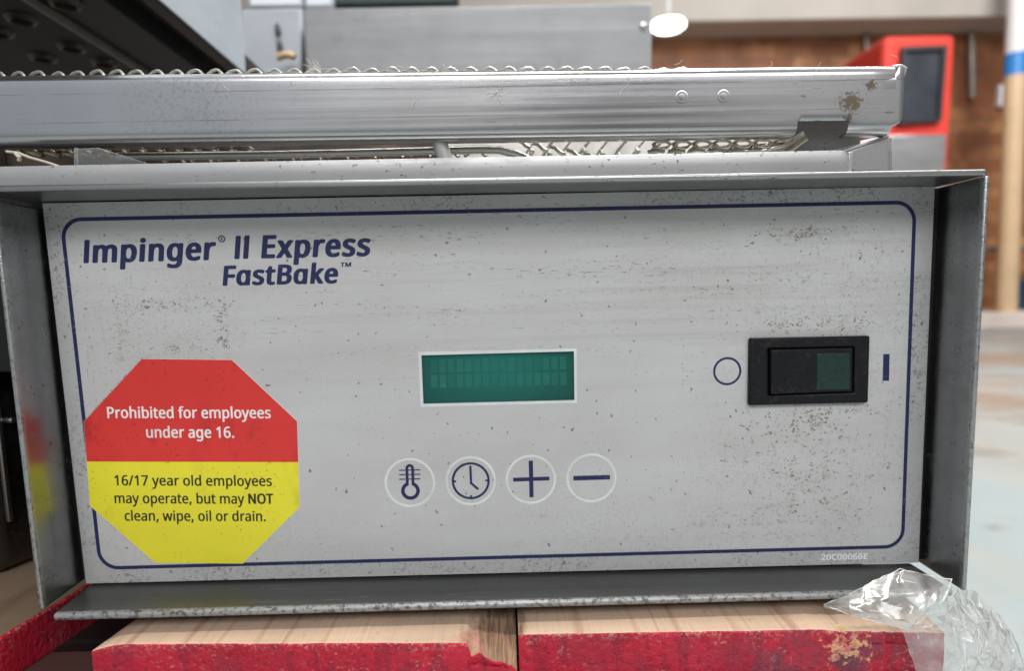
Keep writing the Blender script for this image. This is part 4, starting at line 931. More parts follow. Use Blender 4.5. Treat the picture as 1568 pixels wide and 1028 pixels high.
# bracket at the right end: grey inner web, angled flange and its bright edge
BRK = steel('bracket_steel', col=(0.36, 0.355, 0.355), rough=0.42, brush=(500, 500, 6), dirt=0.7, dull=.3)
bm = bmesh.new()
slab(bm, [at(1205, 180, .034), at(1318, 180, .034), at(1318, 262, .034), at(1215, 262, .034)], (0, .0012, 0))
slab(bm, [at(1286, 236, .018), at(1308, 262, .018), at(1361, 262, .019), at(1361, 210, .019)], (0, .0012, 0))
slab(bm, [at(1361, 210, .019), at(1361, 262, .019), at(1361, 262, .060), at(1361, 214, .060)], (0.0014, 0, 0))
slab(bm, [at(1286, 236, .018), at(1361, 210, .0185), at(1361, 209, .055), at(1240, 236, .055)], (0, 0, .0012))
obj('end_bracket', bm, BRK, conv, bevel=0.0005)

# lint caught on the rail
bm = bmesh.new()
rl = random.Random(11)
def fibre(px, py, L, y=None):
    y = (ry-0.0006) if y is None else y
    p = at(px, py, y); d = rl.uniform(0, 2*pi); pts = []
    for i in range(7):
        pts.append(p.copy()); d += rl.uniform(-.8, .8)
        p = p + Vector((cos(d), rl.uniform(-.25, .1), sin(d)))*(L*0.00028/6)
    tube(bm, pts, 0.000075, 4)
for px, py in ((760, 142), (763, 140), (757, 146), (762, 148), (768, 139)): 
    for _ in range(2): fibre(px, py, 16)
for _ in range(26): fibre(rl.gauss(486, 12), rl.uniform(98, 118), rl.uniform(8, 26))
for _ in range(10): fibre(rl.gauss(895, 16), rl.uniform(112, 124), rl.uniform(6, 14))
for px, py, L in ((592, 108, 30), (690, 112, 20), (960, 112, 40), (1250, 118, 26), (1045, 92, 16), (1375, 92, 18), (1180, 93, 16), (350, 140, 14), (640, 150, 20)): fibre(px, py, L)
tag(obj('lint', bm, plain('lint_fibre', (0.70, 0.68, 0.62), 0.8), conv), kind='stuff')

# ------------------------------------------------------------------ crumb tray on the box
ty = -0.006
tray = thing('crumb_tray', 'shallow steel tray with speckled front lip lying on the control box under the rail', 'tray', (0, 0.02, 0.185))
TRAY_ST = steel('tray_steel', col=(0.45, 0.445, 0.445), rough=0.40, dull=0.4, brush=(6, 400, 800), dirt=0.75, speck=430)
bm = bmesh.new()
a, b = at(-50, 256.0, ty), at(1301, 229.8, ty)
c, d = at(1301, 262, ty), at(-50, 288, ty)
pts = [a.copy()]
rr = 0.0042
for i in range(1, 24): pts.append(a.lerp(b-Vector((rr, 0, 0)), i/24))
for i in range(9):
    t = pi/2*i/8
    pts.append(Vector((b.x-rr+rr*sin(t), ty, b.z-rr+rr*cos(t))))
low = [Vector((p.x, ty, (d+(c-d)*((p.x-d.x)/(c.x-d.x))).z)) for p in pts]
up_v = [bm.verts.new(p) for p in pts]; lo_v = [bm.verts.new(p) for p in low]
for i in range(len(pts)-1): bm.faces.new((lo_v[i], lo_v[i+1], up_v[i+1], up_v[i]))
o = obj('front_lip', bm, TRAY_ST, tray)
so = o.modifiers.new('s', 'SOLIDIFY'); so.thickness = 0.0013; so.offset = -1
bv = o.modifiers.new('b', 'BEVEL'); bv.width = 0.0004; bv.segments = 2; bv.limit_method = 'ANGLE'
bm = bmesh.new()
q = at(1303, 233, ty+0.003)
slab(bm, [Vector((q.x-.001, ty+.003, c.z)), Vector((q.x+.0012, ty+.003, c.z)), Vector((q.x+.0012, ty+.003, q.z)), Vector((q.x-.001, ty+.003, q.z+.0004))], (0, .02, 0))
obj('end_lip', bm, TRAY_ST, tray, bevel=0.0005)
bm = bmesh.new(); bx(bm, a.x, b.x-0.002, ty+.0014, 0.16, c.z-.0008, c.z+.0004)
obj('base_sheet', bm, STEEL_DULL, tray)
# clear plastic clip and tie strand standing in the gap at the left
CLEAR = Mat('clear_plastic'); CLEAR.set('Base Color', (0.9, 0.92, 0.93)).set('Roughness', 0.12)
_mt = CLEAR; _o = _mt.n['Material Output']; _tr = _mt.new('ShaderNodeBsdfTransparent'); _tr.inputs[0].default_value = (0.93, 0.95, 0.96, 1)
_lw = _mt.new('ShaderNodeLayerWeight'); _lw.inputs[0].default_value = 0.35
_ms = _mt.new('ShaderNodeMixShader'); _mt.link(_mt.step(_lw.outputs['Facing'], 0, 1, 0.05, 0.6), _ms.inputs[0]); _mt.link(_tr.outputs[0], _ms.inputs[1]); _mt.link(_mt.b.outputs[0], _ms.inputs[2]); _mt.link(_ms.outputs[0], _o.inputs[0])
bm = bmesh.new()
slab(bm, [at(113, 226, .004), at(118, 226, .004), at(118, 256, .004), at(113, 256, .004)], (0, .0012, 0))
slab(bm, [at(113, 228, .0045), at(150, 226, .008), at(232, 252, .012), at(118, 256, .0055)], (0, .0006, 0))
tag(obj('plastic_scrap', bm, CLEAR.m, None, bevel=0.0003, origin=at(160, 254, .006)), 'clear bent plastic scrap stuck on the tray lip at the left under the rail', 'plastic scrap')
bm = bmesh.new()
tube(bm, [at(10, 232, .006), at(28, 234, .005), at(45, 241, .004), at(70, 248, .003), at(94, 256, .002)], 0.0006, 6)
tube(bm, [at(24, 235, .005), at(30, 241, .004), at(29, 246, .0045)], 0.0009, 6)
tag(obj('tie_strand', bm, plain('cloudy_nylon', (0.55, 0.50, 0.42), 0.5), None, origin=at(94, 256, .002)), 'thin cloudy plastic tie strand slanting onto the far left of the tray', 'strand')

# ================================================================== oven behind
OV = Vector((-0.30, 0.25, 0.33))
oven = thing('oven_hood', 'dark sooty underside of an oven hood with round air nozzles at upper left', 'oven', OV)
zh = CAM.z + 0.20
ZH = lambda px, py: atz(px, py, zh)
xA, xC, xB, xD = ZH(127, 50).x, ZH(250, 50).x, ZH(222, 50).x, ZH(299, 50).x
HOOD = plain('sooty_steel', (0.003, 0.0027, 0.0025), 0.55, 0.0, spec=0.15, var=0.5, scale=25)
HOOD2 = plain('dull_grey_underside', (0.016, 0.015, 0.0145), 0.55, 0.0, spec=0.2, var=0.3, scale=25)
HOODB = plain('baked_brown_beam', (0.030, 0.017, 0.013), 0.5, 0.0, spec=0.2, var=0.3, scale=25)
y0h, y1h = -0.08, 0.52
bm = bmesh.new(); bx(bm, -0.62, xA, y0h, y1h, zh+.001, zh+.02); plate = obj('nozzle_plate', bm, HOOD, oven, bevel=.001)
bm = bmesh.new(); tube(bm, [(xA, y0h, zh+.001), (xA, y1h, zh+.001)], 0.0042, 12); obj('seam_bead', bm, plain('worn_bead', (0.085, 0.07, 0.06), 0.45, 0.3, var=.3, scale=60), oven)
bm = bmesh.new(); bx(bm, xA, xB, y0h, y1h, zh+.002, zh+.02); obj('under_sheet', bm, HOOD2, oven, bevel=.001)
bm = bmesh.new(); bx(bm, xB, xC+.012, y0h, y1h, zh+.018, zh+.03); obj('slot', bm, SOOT, oven)
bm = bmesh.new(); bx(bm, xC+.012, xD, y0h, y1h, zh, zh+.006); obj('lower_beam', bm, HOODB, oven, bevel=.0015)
# outer wall of the hood (faces right), rounded far top corner
WALL_ST = steel('pale_hood_steel', col=(0.52, 0.575, 0.63), rough=0.45, brush=(60, 3, 90), dirt=0.12, speck=60, dull=0.75)
bm = bmesh.new()
yE = 0.0
P1 = at(410, 60, 0.30)
yw1 = CAM.y + F_PX*(CAM.x-xD)/(770-406)
prof_ = [(y0h, zh+.001), (yw1, zh+.001), (yw1, zh+.078)] + [(yw1-.02+.02*cos(t), zh+.078+.02*sin(t)) for t in [pi/2*i/6 for i in range(1, 7)]] + [(y0h, zh+.098)]
vs_ = [bm.verts.new((xD+.0005, y, z)) for y, z in prof_]; f_ = bm.faces.new(vs_)
r_ = bmesh.ops.extrude_face_region(bm, geom=[f_])
for v in [g for g in r_['geom'] if isinstance(g, bmesh.types.BMVert)]: v.co.x -= .012
obj('side_wall', bm, WALL_ST, oven, bevel=.001)
NOZ = plain('nozzle_rim', (0.060, 0.045, 0.036), 0.4, 0.5, var=.3, scale=100)
for px, py in ((33, 30), (110, 73), (66, 89), (-3, 50), (160, 97), (100, 6), (-40, 5)):
    c = ZH(px, py); bm = bmesh.new(); n = 28; rings = []
    for rr, dz in ((.0108, .0012), (.0092, -.0014), (.0076, -.0022), (.0066, -.0016), (.0062, .006)):
        rings.append([bm.verts.new((c.x+rr*cos(2*pi*k/n), c.y+rr*sin(2*pi*k/n), zh+dz)) for k in range(n)])
    for a_, b_ in zip(rings, rings[1:]):
        for k in range(n): bm.faces.new((a_[k], a_[(k+1) % n], b_[(k+1) % n], b_[k]))
    bm.faces.new(rings[-1])
    obj('nozzle', bm, NOZ, oven)

yh = 0.55
hs = thing('steel_cabinet', 'plain grey steel cabinet standing behind the conveyor left of the bright lamp', 'cabinet', (-0.05, 0.66, -0.14))
q = [at(463, 12, yh), at(998.5, 3.5, yh)]
q2 = [at(470, 300, yh), at(997, 300, yh)]
bm = bmesh.new()
hexa(bm, [Vector((q[0].x, yh, -.135)), Vector((q[1].x, yh, -.135)), Vector((q[1].x, yh+.25, -.135)), Vector((q[0].x, yh+.25, -.135)), q[0], q[1], q[1]+Vector((0, .25, 0)), q[0]+Vector((0, .25, 0))])
obj('body', bm, steel('cabinet_steel', col=(0.25, 0.255, 0.26), rough=0.45, brush=(3, 60, 90), dirt=0.15, speck=60, dull=.6), hs, bevel=.003)
bm = bmesh.new(); c = at(985, 40, yh); bmesh.ops.create_uvsphere(bm, u_segments=16, v_segments=8, radius=.005, matrix=Matrix.Translation(c) @ Matrix.Diagonal((1, .6, 1, 1)))
obj('screw', bm, STEEL, hs)
bm = bmesh.new()
slab(bm, [at(370, 14, yh+.03), at(461, 12, yh+.03), at(461, 330, yh+.03), at(370, 330, yh+.03)], (0, .02, 0))
obj('corner_post', bm, plain('pale_grey_enamel', (0.40, 0.43, 0.47), 0.5, var=.08, scale=20), hs, bevel=.002)
bm = bmesh.new()
slab(bm, [at(510, 9, yh+.10), at(700, 5, yh+.10), at(700, -40, yh+.10), at(510, -40, yh+.10)], (0, .06, 0))
obj('top_box', bm, plain('dark_green_box', (0.015, 0.030, 0.028), 0.5, var=.3), hs, bevel=.004)
for px0, px1, col in ((380, 462, (0.70, 0.74, 0.78)), (466, 508, (0.68, 0.72, 0.77))):
    bm = bmesh.new(); slab(bm, [at(px0, 11, yh+.09), at(px1, 10, yh+.09), at(px1+10, -50, yh+.09), at(px0, -50, yh+.09)], (0, .05, 0))
    obj('top_cover', bm, plain('pale_cover', col, 0.45), hs, bevel=.004)
bm = bmesh.new()
for py in (45, 70):
    c = at(425+(py-45)*.12, py, yh+.027); bmesh.ops.create_uvsphere(bm, u_segments=14, v_segments=8, radius=.0048, matrix=Matrix.Translation(c) @ Matrix.Diagonal((.8, .5, 1.7, 1)))
obj('latch', bm, plain('dark_latch', (0.07, 0.07, 0.07), .5), hs)
bm = bmesh.new(); tube(bm, [at(424, 88, yh+.01), at(434, 84, yh+.01), at(446, 84, yh+.01), at(450, 88, yh+.01)], .0045, 12)
obj('brass_fitting', bm, plain('brass', (0.50, 0.36, 0.19), .5, .5), hs)

# dark cabinet at the left edge, standing on the side board
sc_ = thing('steel_column', 'dark steel foot of neighbouring equipment at the left edge on the brown board', 'equipment', (-0.30, 0.06, -0.004))
zp = -0.0105
pA, pB = atz(0, 884, zp), atz(78, 852, zp)
bm = bmesh.new()
fy = pB.y
hexa(bm, [Vector((-.42, pA.y-.03, zp+.001)), pA+Vector((0, 0, .001)), Vector((pB.x, pB.y, zp+.001)), Vector((-.42, pB.y+.2, zp+.001)), Vector((-.42, pA.y-.03, .24)), Vector((pA.x, pA.y, .24)), Vector((pB.x, pB.y, .24)), Vector((-.42, pB.y+.2, .24))])
obj('column', bm, steel('dark_column_steel', col=(0.14, 0.135, 0.13), rough=0.34, brush=(500, 500, 6), dirt=0.8), sc_, bevel=.006, seg=4)
bm = bmesh.new()
m1, m2 = pA.lerp(pB, .20), pA.lerp(pB, .30)
nn = Vector((pB.y-pA.y, -(pB.x-pA.x), 0)).normalized()
hexa(bm, [m1+nn*.0005+Vector((0, 0, .028)), m2+nn*.0005+Vector((0, 0, .028)), m2+nn*.003+Vector((0, 0, .028)), m1+nn*.003+Vector((0, 0, .028)), m1+nn*.0005+Vector((0, 0, .24)), m2+nn*.0005+Vector((0, 0, .24)), m2+nn*.003+Vector((0, 0, .24)), m1+nn*.003+Vector((0, 0, .24))])
obj('seam_strip', bm, steel('seam_steel', col=(0.34, 0.33, 0.32), rough=.35, brush=(300, 300, 6)), sc_, bevel=.0008)
bm = bmesh.new(); c = pA.lerp(pB, .42)+Vector((0, 0, .083)); tube(bm, [c-Vector((.006, 0, 0))+nn*.001, c+nn*.006], .0016, 8); obj('catch_pin', bm, STEEL, sc_)

# ================================================================== pallet
def sst(a, b, v):
    t = max(0.0, min(1.0, (v-a)/(b-a))); return t*t*(3-2*t)
def wood(name, col, line, gx, rot=0.0, dirt=0.4):
    m = Mat(name)
    mpd = m.mapped((gx, 5, 40), rot=(0, 0, rot))
    x = m.new('ShaderNodeTexNoise'); x.inputs['Scale'].default_value = 1.0; x.inputs['Detail'].default_value = 4; x.inputs['Roughness'].default_value = .6
    m.link(mpd, x.inputs['Vector'])
    mp2 = m.mapped((gx*9, 30, 200), rot=(0, 0, rot))
    x2 = m.new('ShaderNodeTexNoise'); x2.inputs['Scale'].default_value = 1.0; x2.inputs['Detail'].default_value = 3
    m.link(mp2, x2.inputs['Vector'])
    g = m.step(x.outputs['Fac'], 0.52, 0.66)
    f = m.step(x2.outputs['Fac'], 0.35, 0.75)
    c = m.mix(m.step(m.noise(18, detail=3), .3, .7), tuple(q*.88 for q in col), tuple(q*1.08 for q in col))
    c = m.mix(m.mul(g, .55), c, line)
    c = m.mix(m.mul(f, .30), c, tuple(q*.55 for q in col))
    sp = m.mul(m.step(m.noise(260, detail=3), .62, .70), m.step(m.noise(22, detail=2, loc=(3, 3, 0)), .45, .65))
    c = m.mix(m.mul(sp, dirt), c, (.06, .045, .035))
    m.set('Base Color', c); m.set('Roughness', .72); m.b.inputs['Specular IOR Level'].default_value = .3
    m.bump(m.math('ADD', m.mul(x2.outputs['Fac'], .6), m.mul(m.noise(500, detail=2), .4)), .35, .0008)
    return m
WOOD = wood('raw_pine', (0.61, 0.44, 0.315), (0.29, 0.13, 0.085), 170, 0.14)
def red_paint(name, extra_purple=None, raw=None):
    m = Mat(name)
    pit = m.noise(330, detail=4, rough=.6)
    ring = m.noise(1.0, stretch=(160, 30, 26), detail=3, dist=.6)
    c = m.mix(m.step(m.noise(30, detail=4), .3, .7), (0.42, 0.011, 0.030), (0.58, 0.019, 0.048))
    c = m.mix(m.mul(m.step(ring, .53, .60), .55), c, (0.25, 0.014, 0.036))
    c = m.mix(m.mul(m.step(pit, .34, .44, 1, 0), .55), c, (0.20, .008, .018))
    fl = m.mul(m.step(m.noise(520, detail=4, rough=.7), .57, .65), m.step(m.noise(50, detail=3, loc=(1, 4, 2)), .48, .60))
    c = m.mix(m.mul(m.step(m.noise(38, detail=4, loc=(3, 3, 8)), .50, .64), .5), c, (0.30, 0.035, 0.055))
    zt = m.step(m.axis('Z'), PZ-.004, PZ-.0006)
    fl2 = m.mul(m.step(m.noise(700, detail=4, rough=.7, loc=(2, 2, 2)), .52, .62), zt)
    c = m.mix(m.mx(m.mul(fl, .7), m.mul(fl2, .85)), c, (0.60, 0.30, 0.26))
    if extra_purple:
        k = m.near(extra_purple, .004, .034, (.55, 0, 1.3))
        k = m.mul(k, m.step(m.noise(90, detail=4), .40, .58))
        c = m.mix(m.mul(k, .8), c, (0.115, 0.055, 0.085))
    if raw:
        for p, r in raw:
            k = m.mul(m.step(m.math('ADD', m.mul(m.near(p, r*.2, r*1.7, (.7, 0, 1)), .32), m.mul(m.noise(330, detail=4, rough=.65), .9)), .66, .72), m.near(p, r*1.2, r*1.8, (.7, 0, 1)))
            c = m.mix(k, c, m.mix(m.step(m.noise(300, detail=3), .40, .6), (0.66, 0.43, 0.20), (0.58, 0.16, 0.16)))
    m.set('Base Color', c); m.set('Roughness', .48); m.b.inputs['Specular IOR Level'].default_value = .35
    m.bump(m.math('ADD', m.mul(pit, 1.0), m.mul(m.noise(900, detail=2), .3)), .7, .0018)
    return m
PAL = Vector((0.0, 0.10, -0.135))
PZ = zp - PAL.z
RED = red_paint('red_paint')
REDC = red_paint('red_paint_worn', extra_purple=loc_(at(1270, 1010, -.035), PAL), raw=[(loc_(at(1286, 985, -.035), PAL), .0085)])
pal = thing('pallet', 'wooden pallet with red painted board ends and raw pine top, chipped at one corner', 'pallet', PAL)

def end_board(name, fl_, fr_, ztop, thick, back, mats, seed, drop=None, lcorner=0.0, rawx=None):
    """deck board running away from us; fl_/fr_ its front top corners"""
    bm = bmesh.new(); rg = 150
    R0 = .0011
    py_ = [back] + [(.26, 0)]+[(.12, 0), (.06, 0), (.045, 0), (.034, 0), (.028, 0), (.023, 0), (.019, 0), (.016, 0), (.013, 0), (.0105, 0), (.008, 0), (.006, 0), (.0045, 0), (.003, 0), (.0018, 0), (.0011, 0)]
    py_ = py_[1:]
    py_ += [(R0-R0*sin(t), -R0+R0*cos(t)) for t in (.4, .8, 1.2)] + [(0, -z) for z in (.0011, .002, .003, .0042, .0056, .007, .0085, .010, .012, .014, .017, thick)]
    rows = []
    for i in range(rg+1):
        u = i/rg; base = fl_.lerp(fr_, u); row = []
        for (dy, dz) in py_:
            x, y, z = base.x, base.y+dy, ztop+dz
            e = math.exp(-dy/.004)
            w = noise.noise((x*90+seed, 3.1, seed))*.00045*e
            y += w
            if dz < -1e-6: y += noise.noise((x*420, z*420, seed))*.00022 + noise.noise((x*1200, z*1200, seed))*.00010
            else: z += noise.noise((x*200, y*30, seed))*.00018
            x += (z-ztop)*0.0
            if lcorner and u < lcorner:
                k = 1-u/lcorner
                z -= .0032*k**2.2 
                x += dy*.14*k
            if drop:
                q = drop(x, y, dy, dz)
                if q: z -= q[0]; y += q[1]
            row.append(bm.verts.new((x, y, z)))
        rows.append(row)
    for i in range(rg):
        for j in range(len(py_)-1):
            f = bm.faces.new((rows[i][j], rows[i+1][j], rows[i+1][j+1], rows[i][j+1]))
            f.material_index = 1 if py_[j+1][1] < -.0004 else 0
    # ends
    for row, sgn in ((rows[0], -1), (rows[-1], 1)):
        bot = [bm.verts.new((v.co.x, v.co.y, ztop-thick)) for v in row if v.co.z > ztop-thick+.0005]
        top = [v for v in row if v.co.z > ztop-thick+.0005]
        for a_, b_, c_, d_ in zip(top, top[1:], bot[1:], bot):
            f = bm.faces.new((a_, b_, c_, d_)); f.material_index = 0
    return obj(name, bm, mats, pal, angle=60)

xb0, xb1 = 716, 792
X0 = atz(xb0, 985, zp).x; X1 = atz(xb1, 985, zp).x
def dropB(x, y, dy, dz):
    if x < X0-.001: return None
    u = (x-X0)/(X1-X0)
    jag = noise.noise((x*700, y*200, 4.0))*.0010 + noise.noise((x*250, y*400, 9.0))*.0012
    e = sst(-.03, .05, u + jag*30)
    f = math.exp(-max(0, dy)/.022)
    d = e*(.0052+.0070*u + jag*1.6)*f
    return (d*(1 if dz > -.008 else .3), e*.0016*(1 if dz > -.007 else .2)*(1+jag*300*.3))
ctr_ = atz(755, 997, zp)
WB = WOOD
pink = WB.step(WB.math('ADD', WB.near(loc_(atz(752, 985, zp), PAL), .006, .017, (.85, .55, 0)), WB.mul(WB.noise(200, detail=4), .6)), .75, .95)
prev = WB.b.inputs['Base Color'].links[0].from_socket
WB.set('Base Color', WB.mix(WB.mul(pink, .8), prev, WB.mix(WB.step(WB.noise(300, detail=3), .4, .6), (.52, .22, .18), (.34, .20, .12))))
B0, B1 = atz(139, 987, zp), atz(791, 984, zp)
brn = WB.step(WB.math('ADD', WB.near(loc_(atz(768, 955, zp), PAL), .004, .014, (.75, .42, 0)), WB.mul(WB.noise(1.0, stretch=(600, 40, 40), detail=4), .6)), .80, 1.0)
prev = WB.b.inputs['Base Color'].links[0].from_socket
WB.set('Base Color', WB.mix(WB.mul(brn, .85), prev, WB.mix(WB.step(WB.noise(1.0, stretch=(900, 60, 60), detail=3), .4, .6), (.30, .19, .11), (.11, .06, .04))))
C0, C1 = atz(794, 972, zp), atz(1449, 961, zp)
end_board('deck_board', B0, B1, zp, .021, (.26, 0), [WOOD.m, RED.m], 1.7, drop=dropB, lcorner=.10)
XS = atz(1255, 970, zp).x; XE = C1.x
def dropC(x, y, dy, dz):
    if x < XS: return None
    u = (x-XS)/(XE-XS)
    jag = noise.noise((x*420, y*160, 2.0))*.0014 + noise.noise((x*1100, y*500, 5.0))*.0006
    d = sst(0, .25, u)*(.0012+.0022*u+jag)*math.exp(-max(0, dy)/.012)
    return (d*(1 if dz > -.006 else .2), sst(0, .3, u)*(.0012+jag)*(1 if dz > -.006 else .4))
end_board('deck_board', C0, C1, zp, .021, (.26, 0), [WOOD.m, REDC.m], 5.2, drop=dropC)
# splinters torn up at the corner
SPL = plain('fresh_splinter', (0.66, 0.46, 0.20), .6, var=.35, scale=300)
rs = random.Random(5)
for px, py, L, wd, dr in ((1275, 962, 30, 7, 8), (1292, 968, 42, 9, 12), (1282, 984, 34, 8, -14), (1300, 975, 30, 6, 4), (1271, 992, 20, 6, -10), (1310, 985, 18, 6, 8), (1262, 972, 22, 5, 6), (1300, 990, 26, 7, -6)):
    bm = bmesh.new(); p = at(px, py, C0.y+.0006)
    a_ = p; b_ = p + Vector((L*.00026, -.0004, -dr*.00026))
    w_ = wd*.00040
    hexa(bm, [a_, a_.lerp(b_, .5)+Vector((0, -.0022, -w_*.8)), b_+Vector((0, 0, -w_*.5)), a_.lerp(b_, .5)+Vector((0, .002, -w_*.4)), a_+Vector((.0003, .0005, .0008)), a_.lerp(b_, .45)+Vector((0, -.0012, w_*.7)), b_+Vector((.0003, .0004, .0003)), a_.lerp(b_, .5)+Vector((0, .0018, w_*.6))])
    obj('splinter', bm, SPL, pal, smooth=False)
# side board: brown top, red right side, running past us on the left
WOODA = wood('weathered_board', (0.23, 0.16, 0.105), (0.13, 0.08, 0.05), 70, 0.9, .8)
SA0, SA1 = atz(0, 977, zp), atz(135, 896, zp)
dv = (SA1-SA0).normalized()
bm = bmesh.new()
n = 60; sa, sb = SA0-dv*.12, SA1+dv*.25
rowt = []
for i in range(n+1):
    p = sa.lerp(sb, i/n)
    w = noise.noise((i*.6, 2, 1))*.0004
    rowt.append([bm.verts.new((p.x-.16, p.y, zp)), bm.verts.new((p.x-.03, p.y, zp)), bm.verts.new((p.x-.001+w, p.y, zp)), bm.verts.new((p.x+w, p.y, zp-.0012)), bm.verts.new((p.x, p.y, zp-.010)), bm.verts.new((p.x, p.y, zp-.021)), bm.verts.new((p.x-.16, p.y, zp-.021))])
for a_, b_ in zip(rowt, rowt[1:]):
    for j in range(7):
        f = bm.faces.new((a_[j], b_[j], b_[(j+1) % 7], a_[(j+1) % 7])); f.material_index = 1 if j in (2, 3, 4) else 0
bm.faces.new(rowt[0]); bm.faces.new(rowt[-1][::-1])
tag(obj('deck_board', bm, [WOODA.m, RED.m], pal), 'brown side board with red painted edge')
STR = wood('dark_red_stringer', (0.10, 0.045, 0.040), (0.06, 0.02, 0.02), 12, 0.0, .8)
for y0_, y1_ in ((-.045, .0), (.21, .255)):
    bm = bmesh.new(); bx(bm, SA0.x-.14, C1.x-.004, y0_, y1_, -.118, zp-.0215); obj('stringer', bm, STR.m, pal, bevel=.002)
for y0_, y1_ in ((-.03, .06), (.17, .25)):
    bm = bmesh.new(); bx(bm, SA0.x-.14, C1.x-.004, y0_, y1_, -.1385, -.1185); obj('bottom_board', bm, STR.m, pal, bevel=.002)

# ================================================================== crumpled clear film at the lower right
FILM = Mat('clear_film'); m = FILM
tr_ = m.new('ShaderNodeBsdfTransparent'); tr_.inputs[0].default_value = (.94, .945, .94, 1)
gl_ = m.new('ShaderNodeBsdfGlossy'); gl_.inputs['Color'].default_value = (.95, .95, .95, 1); gl_.inputs['Roughness'].default_value = .16
df_ = m.new('ShaderNodeBsdfDiffuse'); df_.inputs[0].default_value = (.80, .79, .76, 1)
lw_ = m.new('ShaderNodeLayerWeight'); lw_.inputs[0].default_value = .5
hz = m.step(m.noise(70, detail=5, rough=.65), .40, .70, .10, .40)
ms1 = m.new('ShaderNodeMixShader'); m.link(hz, ms1.inputs[0]); m.link(tr_.outputs[0], ms1.inputs[1]); m.link(df_.outputs[0], ms1.inputs[2])
ms_ = m.new('ShaderNodeMixShader'); m.link(m.step(lw_.outputs['Facing'], .10, 1.0, .08, .75), ms_.inputs[0]); m.link(ms1.outputs[0], ms_.inputs[1]); m.link(gl_.outputs[0], ms_.inputs[2])
m.link(ms_.outputs[0], m.n['Material Output'].inputs[0])
_b = m.new('ShaderNodeBump'); _b.inputs['Strength'].default_value = .15; _b.inputs['Distance'].default_value = .001
m.link(m.noise(170, detail=4), _b.inputs['Height']); m.link(_b.outputs[0], gl_.inputs['Normal']); m.link(_b.outputs[0], lw_.inputs['Normal'])
bm = bmesh.new()
rf = random.Random(4)
CREASE = []
def loft(bm, A, B, nu, nv, amp, seed, mid=0.0, sub=3, crease=.22):
    """crumpled sheet between two polylines of (px, py, y): big crooked flat facets, finely wrinkled"""
    def poly(L, t):
        d = [0]
        P = [at(*q) for q in L]
        for p, q in zip(P, P[1:]): d.append(d[-1]+(q-p).length)
        s = t*d[-1]
        for i in range(len(P)-1):
            if s <= d[i+1] or i == len(P)-2:
                return P[i].lerp(P[i+1], (s-d[i])/max(1e-9, d[i+1]-d[i]))
    C = []
    for i in range(nu+1):
        row = []
        for j in range(nv+1):
            u = min(1, max(0, i/nu + (rf.uniform(-.38, .38)/nu if 0 < i < nu else 0)))
            v = min(1, max(0, j/nv + (rf.uniform(-.38, .38)/nv if 0 < j < nv else 0)))
            p = poly(A, u).lerp(poly(B, u), v)
            e = 1.0 if (0 < i < nu and 0 < j < nv) else .45
            p = p + Vector((rf.uniform(-.5, .5), rf.uniform(-1, 1), rf.uniform(-.5, .5)))*amp*e
            p.y -= mid*sin(pi*v)*sin(pi*u)
            row.append(p)
        C.append(row)
    def tri(a, b, c):
        n = sub
        g = {}
        nn = (b-a).cross(c-a).normalized()
        for i in range(n+1):
            for j in range(n+1-i):
                q = a + (b-a)*(i/n) + (c-a)*(j/n)
                w = noise.noise(q*260+Vector((seed, 0, 0)))*.00028 + noise.noise(q*110+Vector((seed, 3, 0)))*.0006
                g[i, j] = bm.verts.new(q + Vector((0, w, w*.3)))
        for i in range(n):
            for j in range(n-i):
                bm.faces.new((g[i, j], g[i+1, j], g[i, j+1]))
                if i+j < n-1: bm.faces.new((g[i+1, j], g[i+1, j+1], g[i, j+1]))
    for i in range(nu):
        for j in range(nv):
            a, b, c, d = C[i][j], C[i+1][j], C[i+1][j+1], C[i][j+1]
            if rf.random() < .5: tri(a, b, c); tri(a, c, d); dg = (a, c)
            else: tri(a, b, d); tri(b, c, d); dg = (b, d)
            for e in ((a, b), (a, d), dg):
                if rf.random() < crease*.55: CREASE.append(e)
# front fold: a peaked pocket over the sill
loft(bm, [(1262, 926, -.034), (1306, 908, -.036), (1378, 872, -.036), (1405, 880, -.036), (1458, 889, -.034)],
         [(1262, 931, -.036), (1300, 942, -.042), (1360, 958, -.045), (1395, 965, -.045), (1446, 958, -.043)], 12, 5, .0010, 3.0, .006)
loft(bm, [(1300, 912, -.037), (1340, 905, -.042), (1400, 912, -.045), (1416, 905, -.046), (1456, 892, -.036)],
         [(1302, 943, -.043), (1350, 955, -.048), (1396, 966, -.049), (1412, 930, -.049), (1446, 956, -.046)], 9, 4, .0010, 8.0, .004)
# hanging tongue in front of the board end
loft(bm, [(1380, 958, -.046), (1410, 962, -.047), (1446, 955, -.046), (1470, 950, -.040)],
         [(1412, 1060, -.044), (1430, 1065, -.045), (1455, 1065, -.045), (1490, 1065, -.042)], 6, 6, .0011, 5.5, .004)
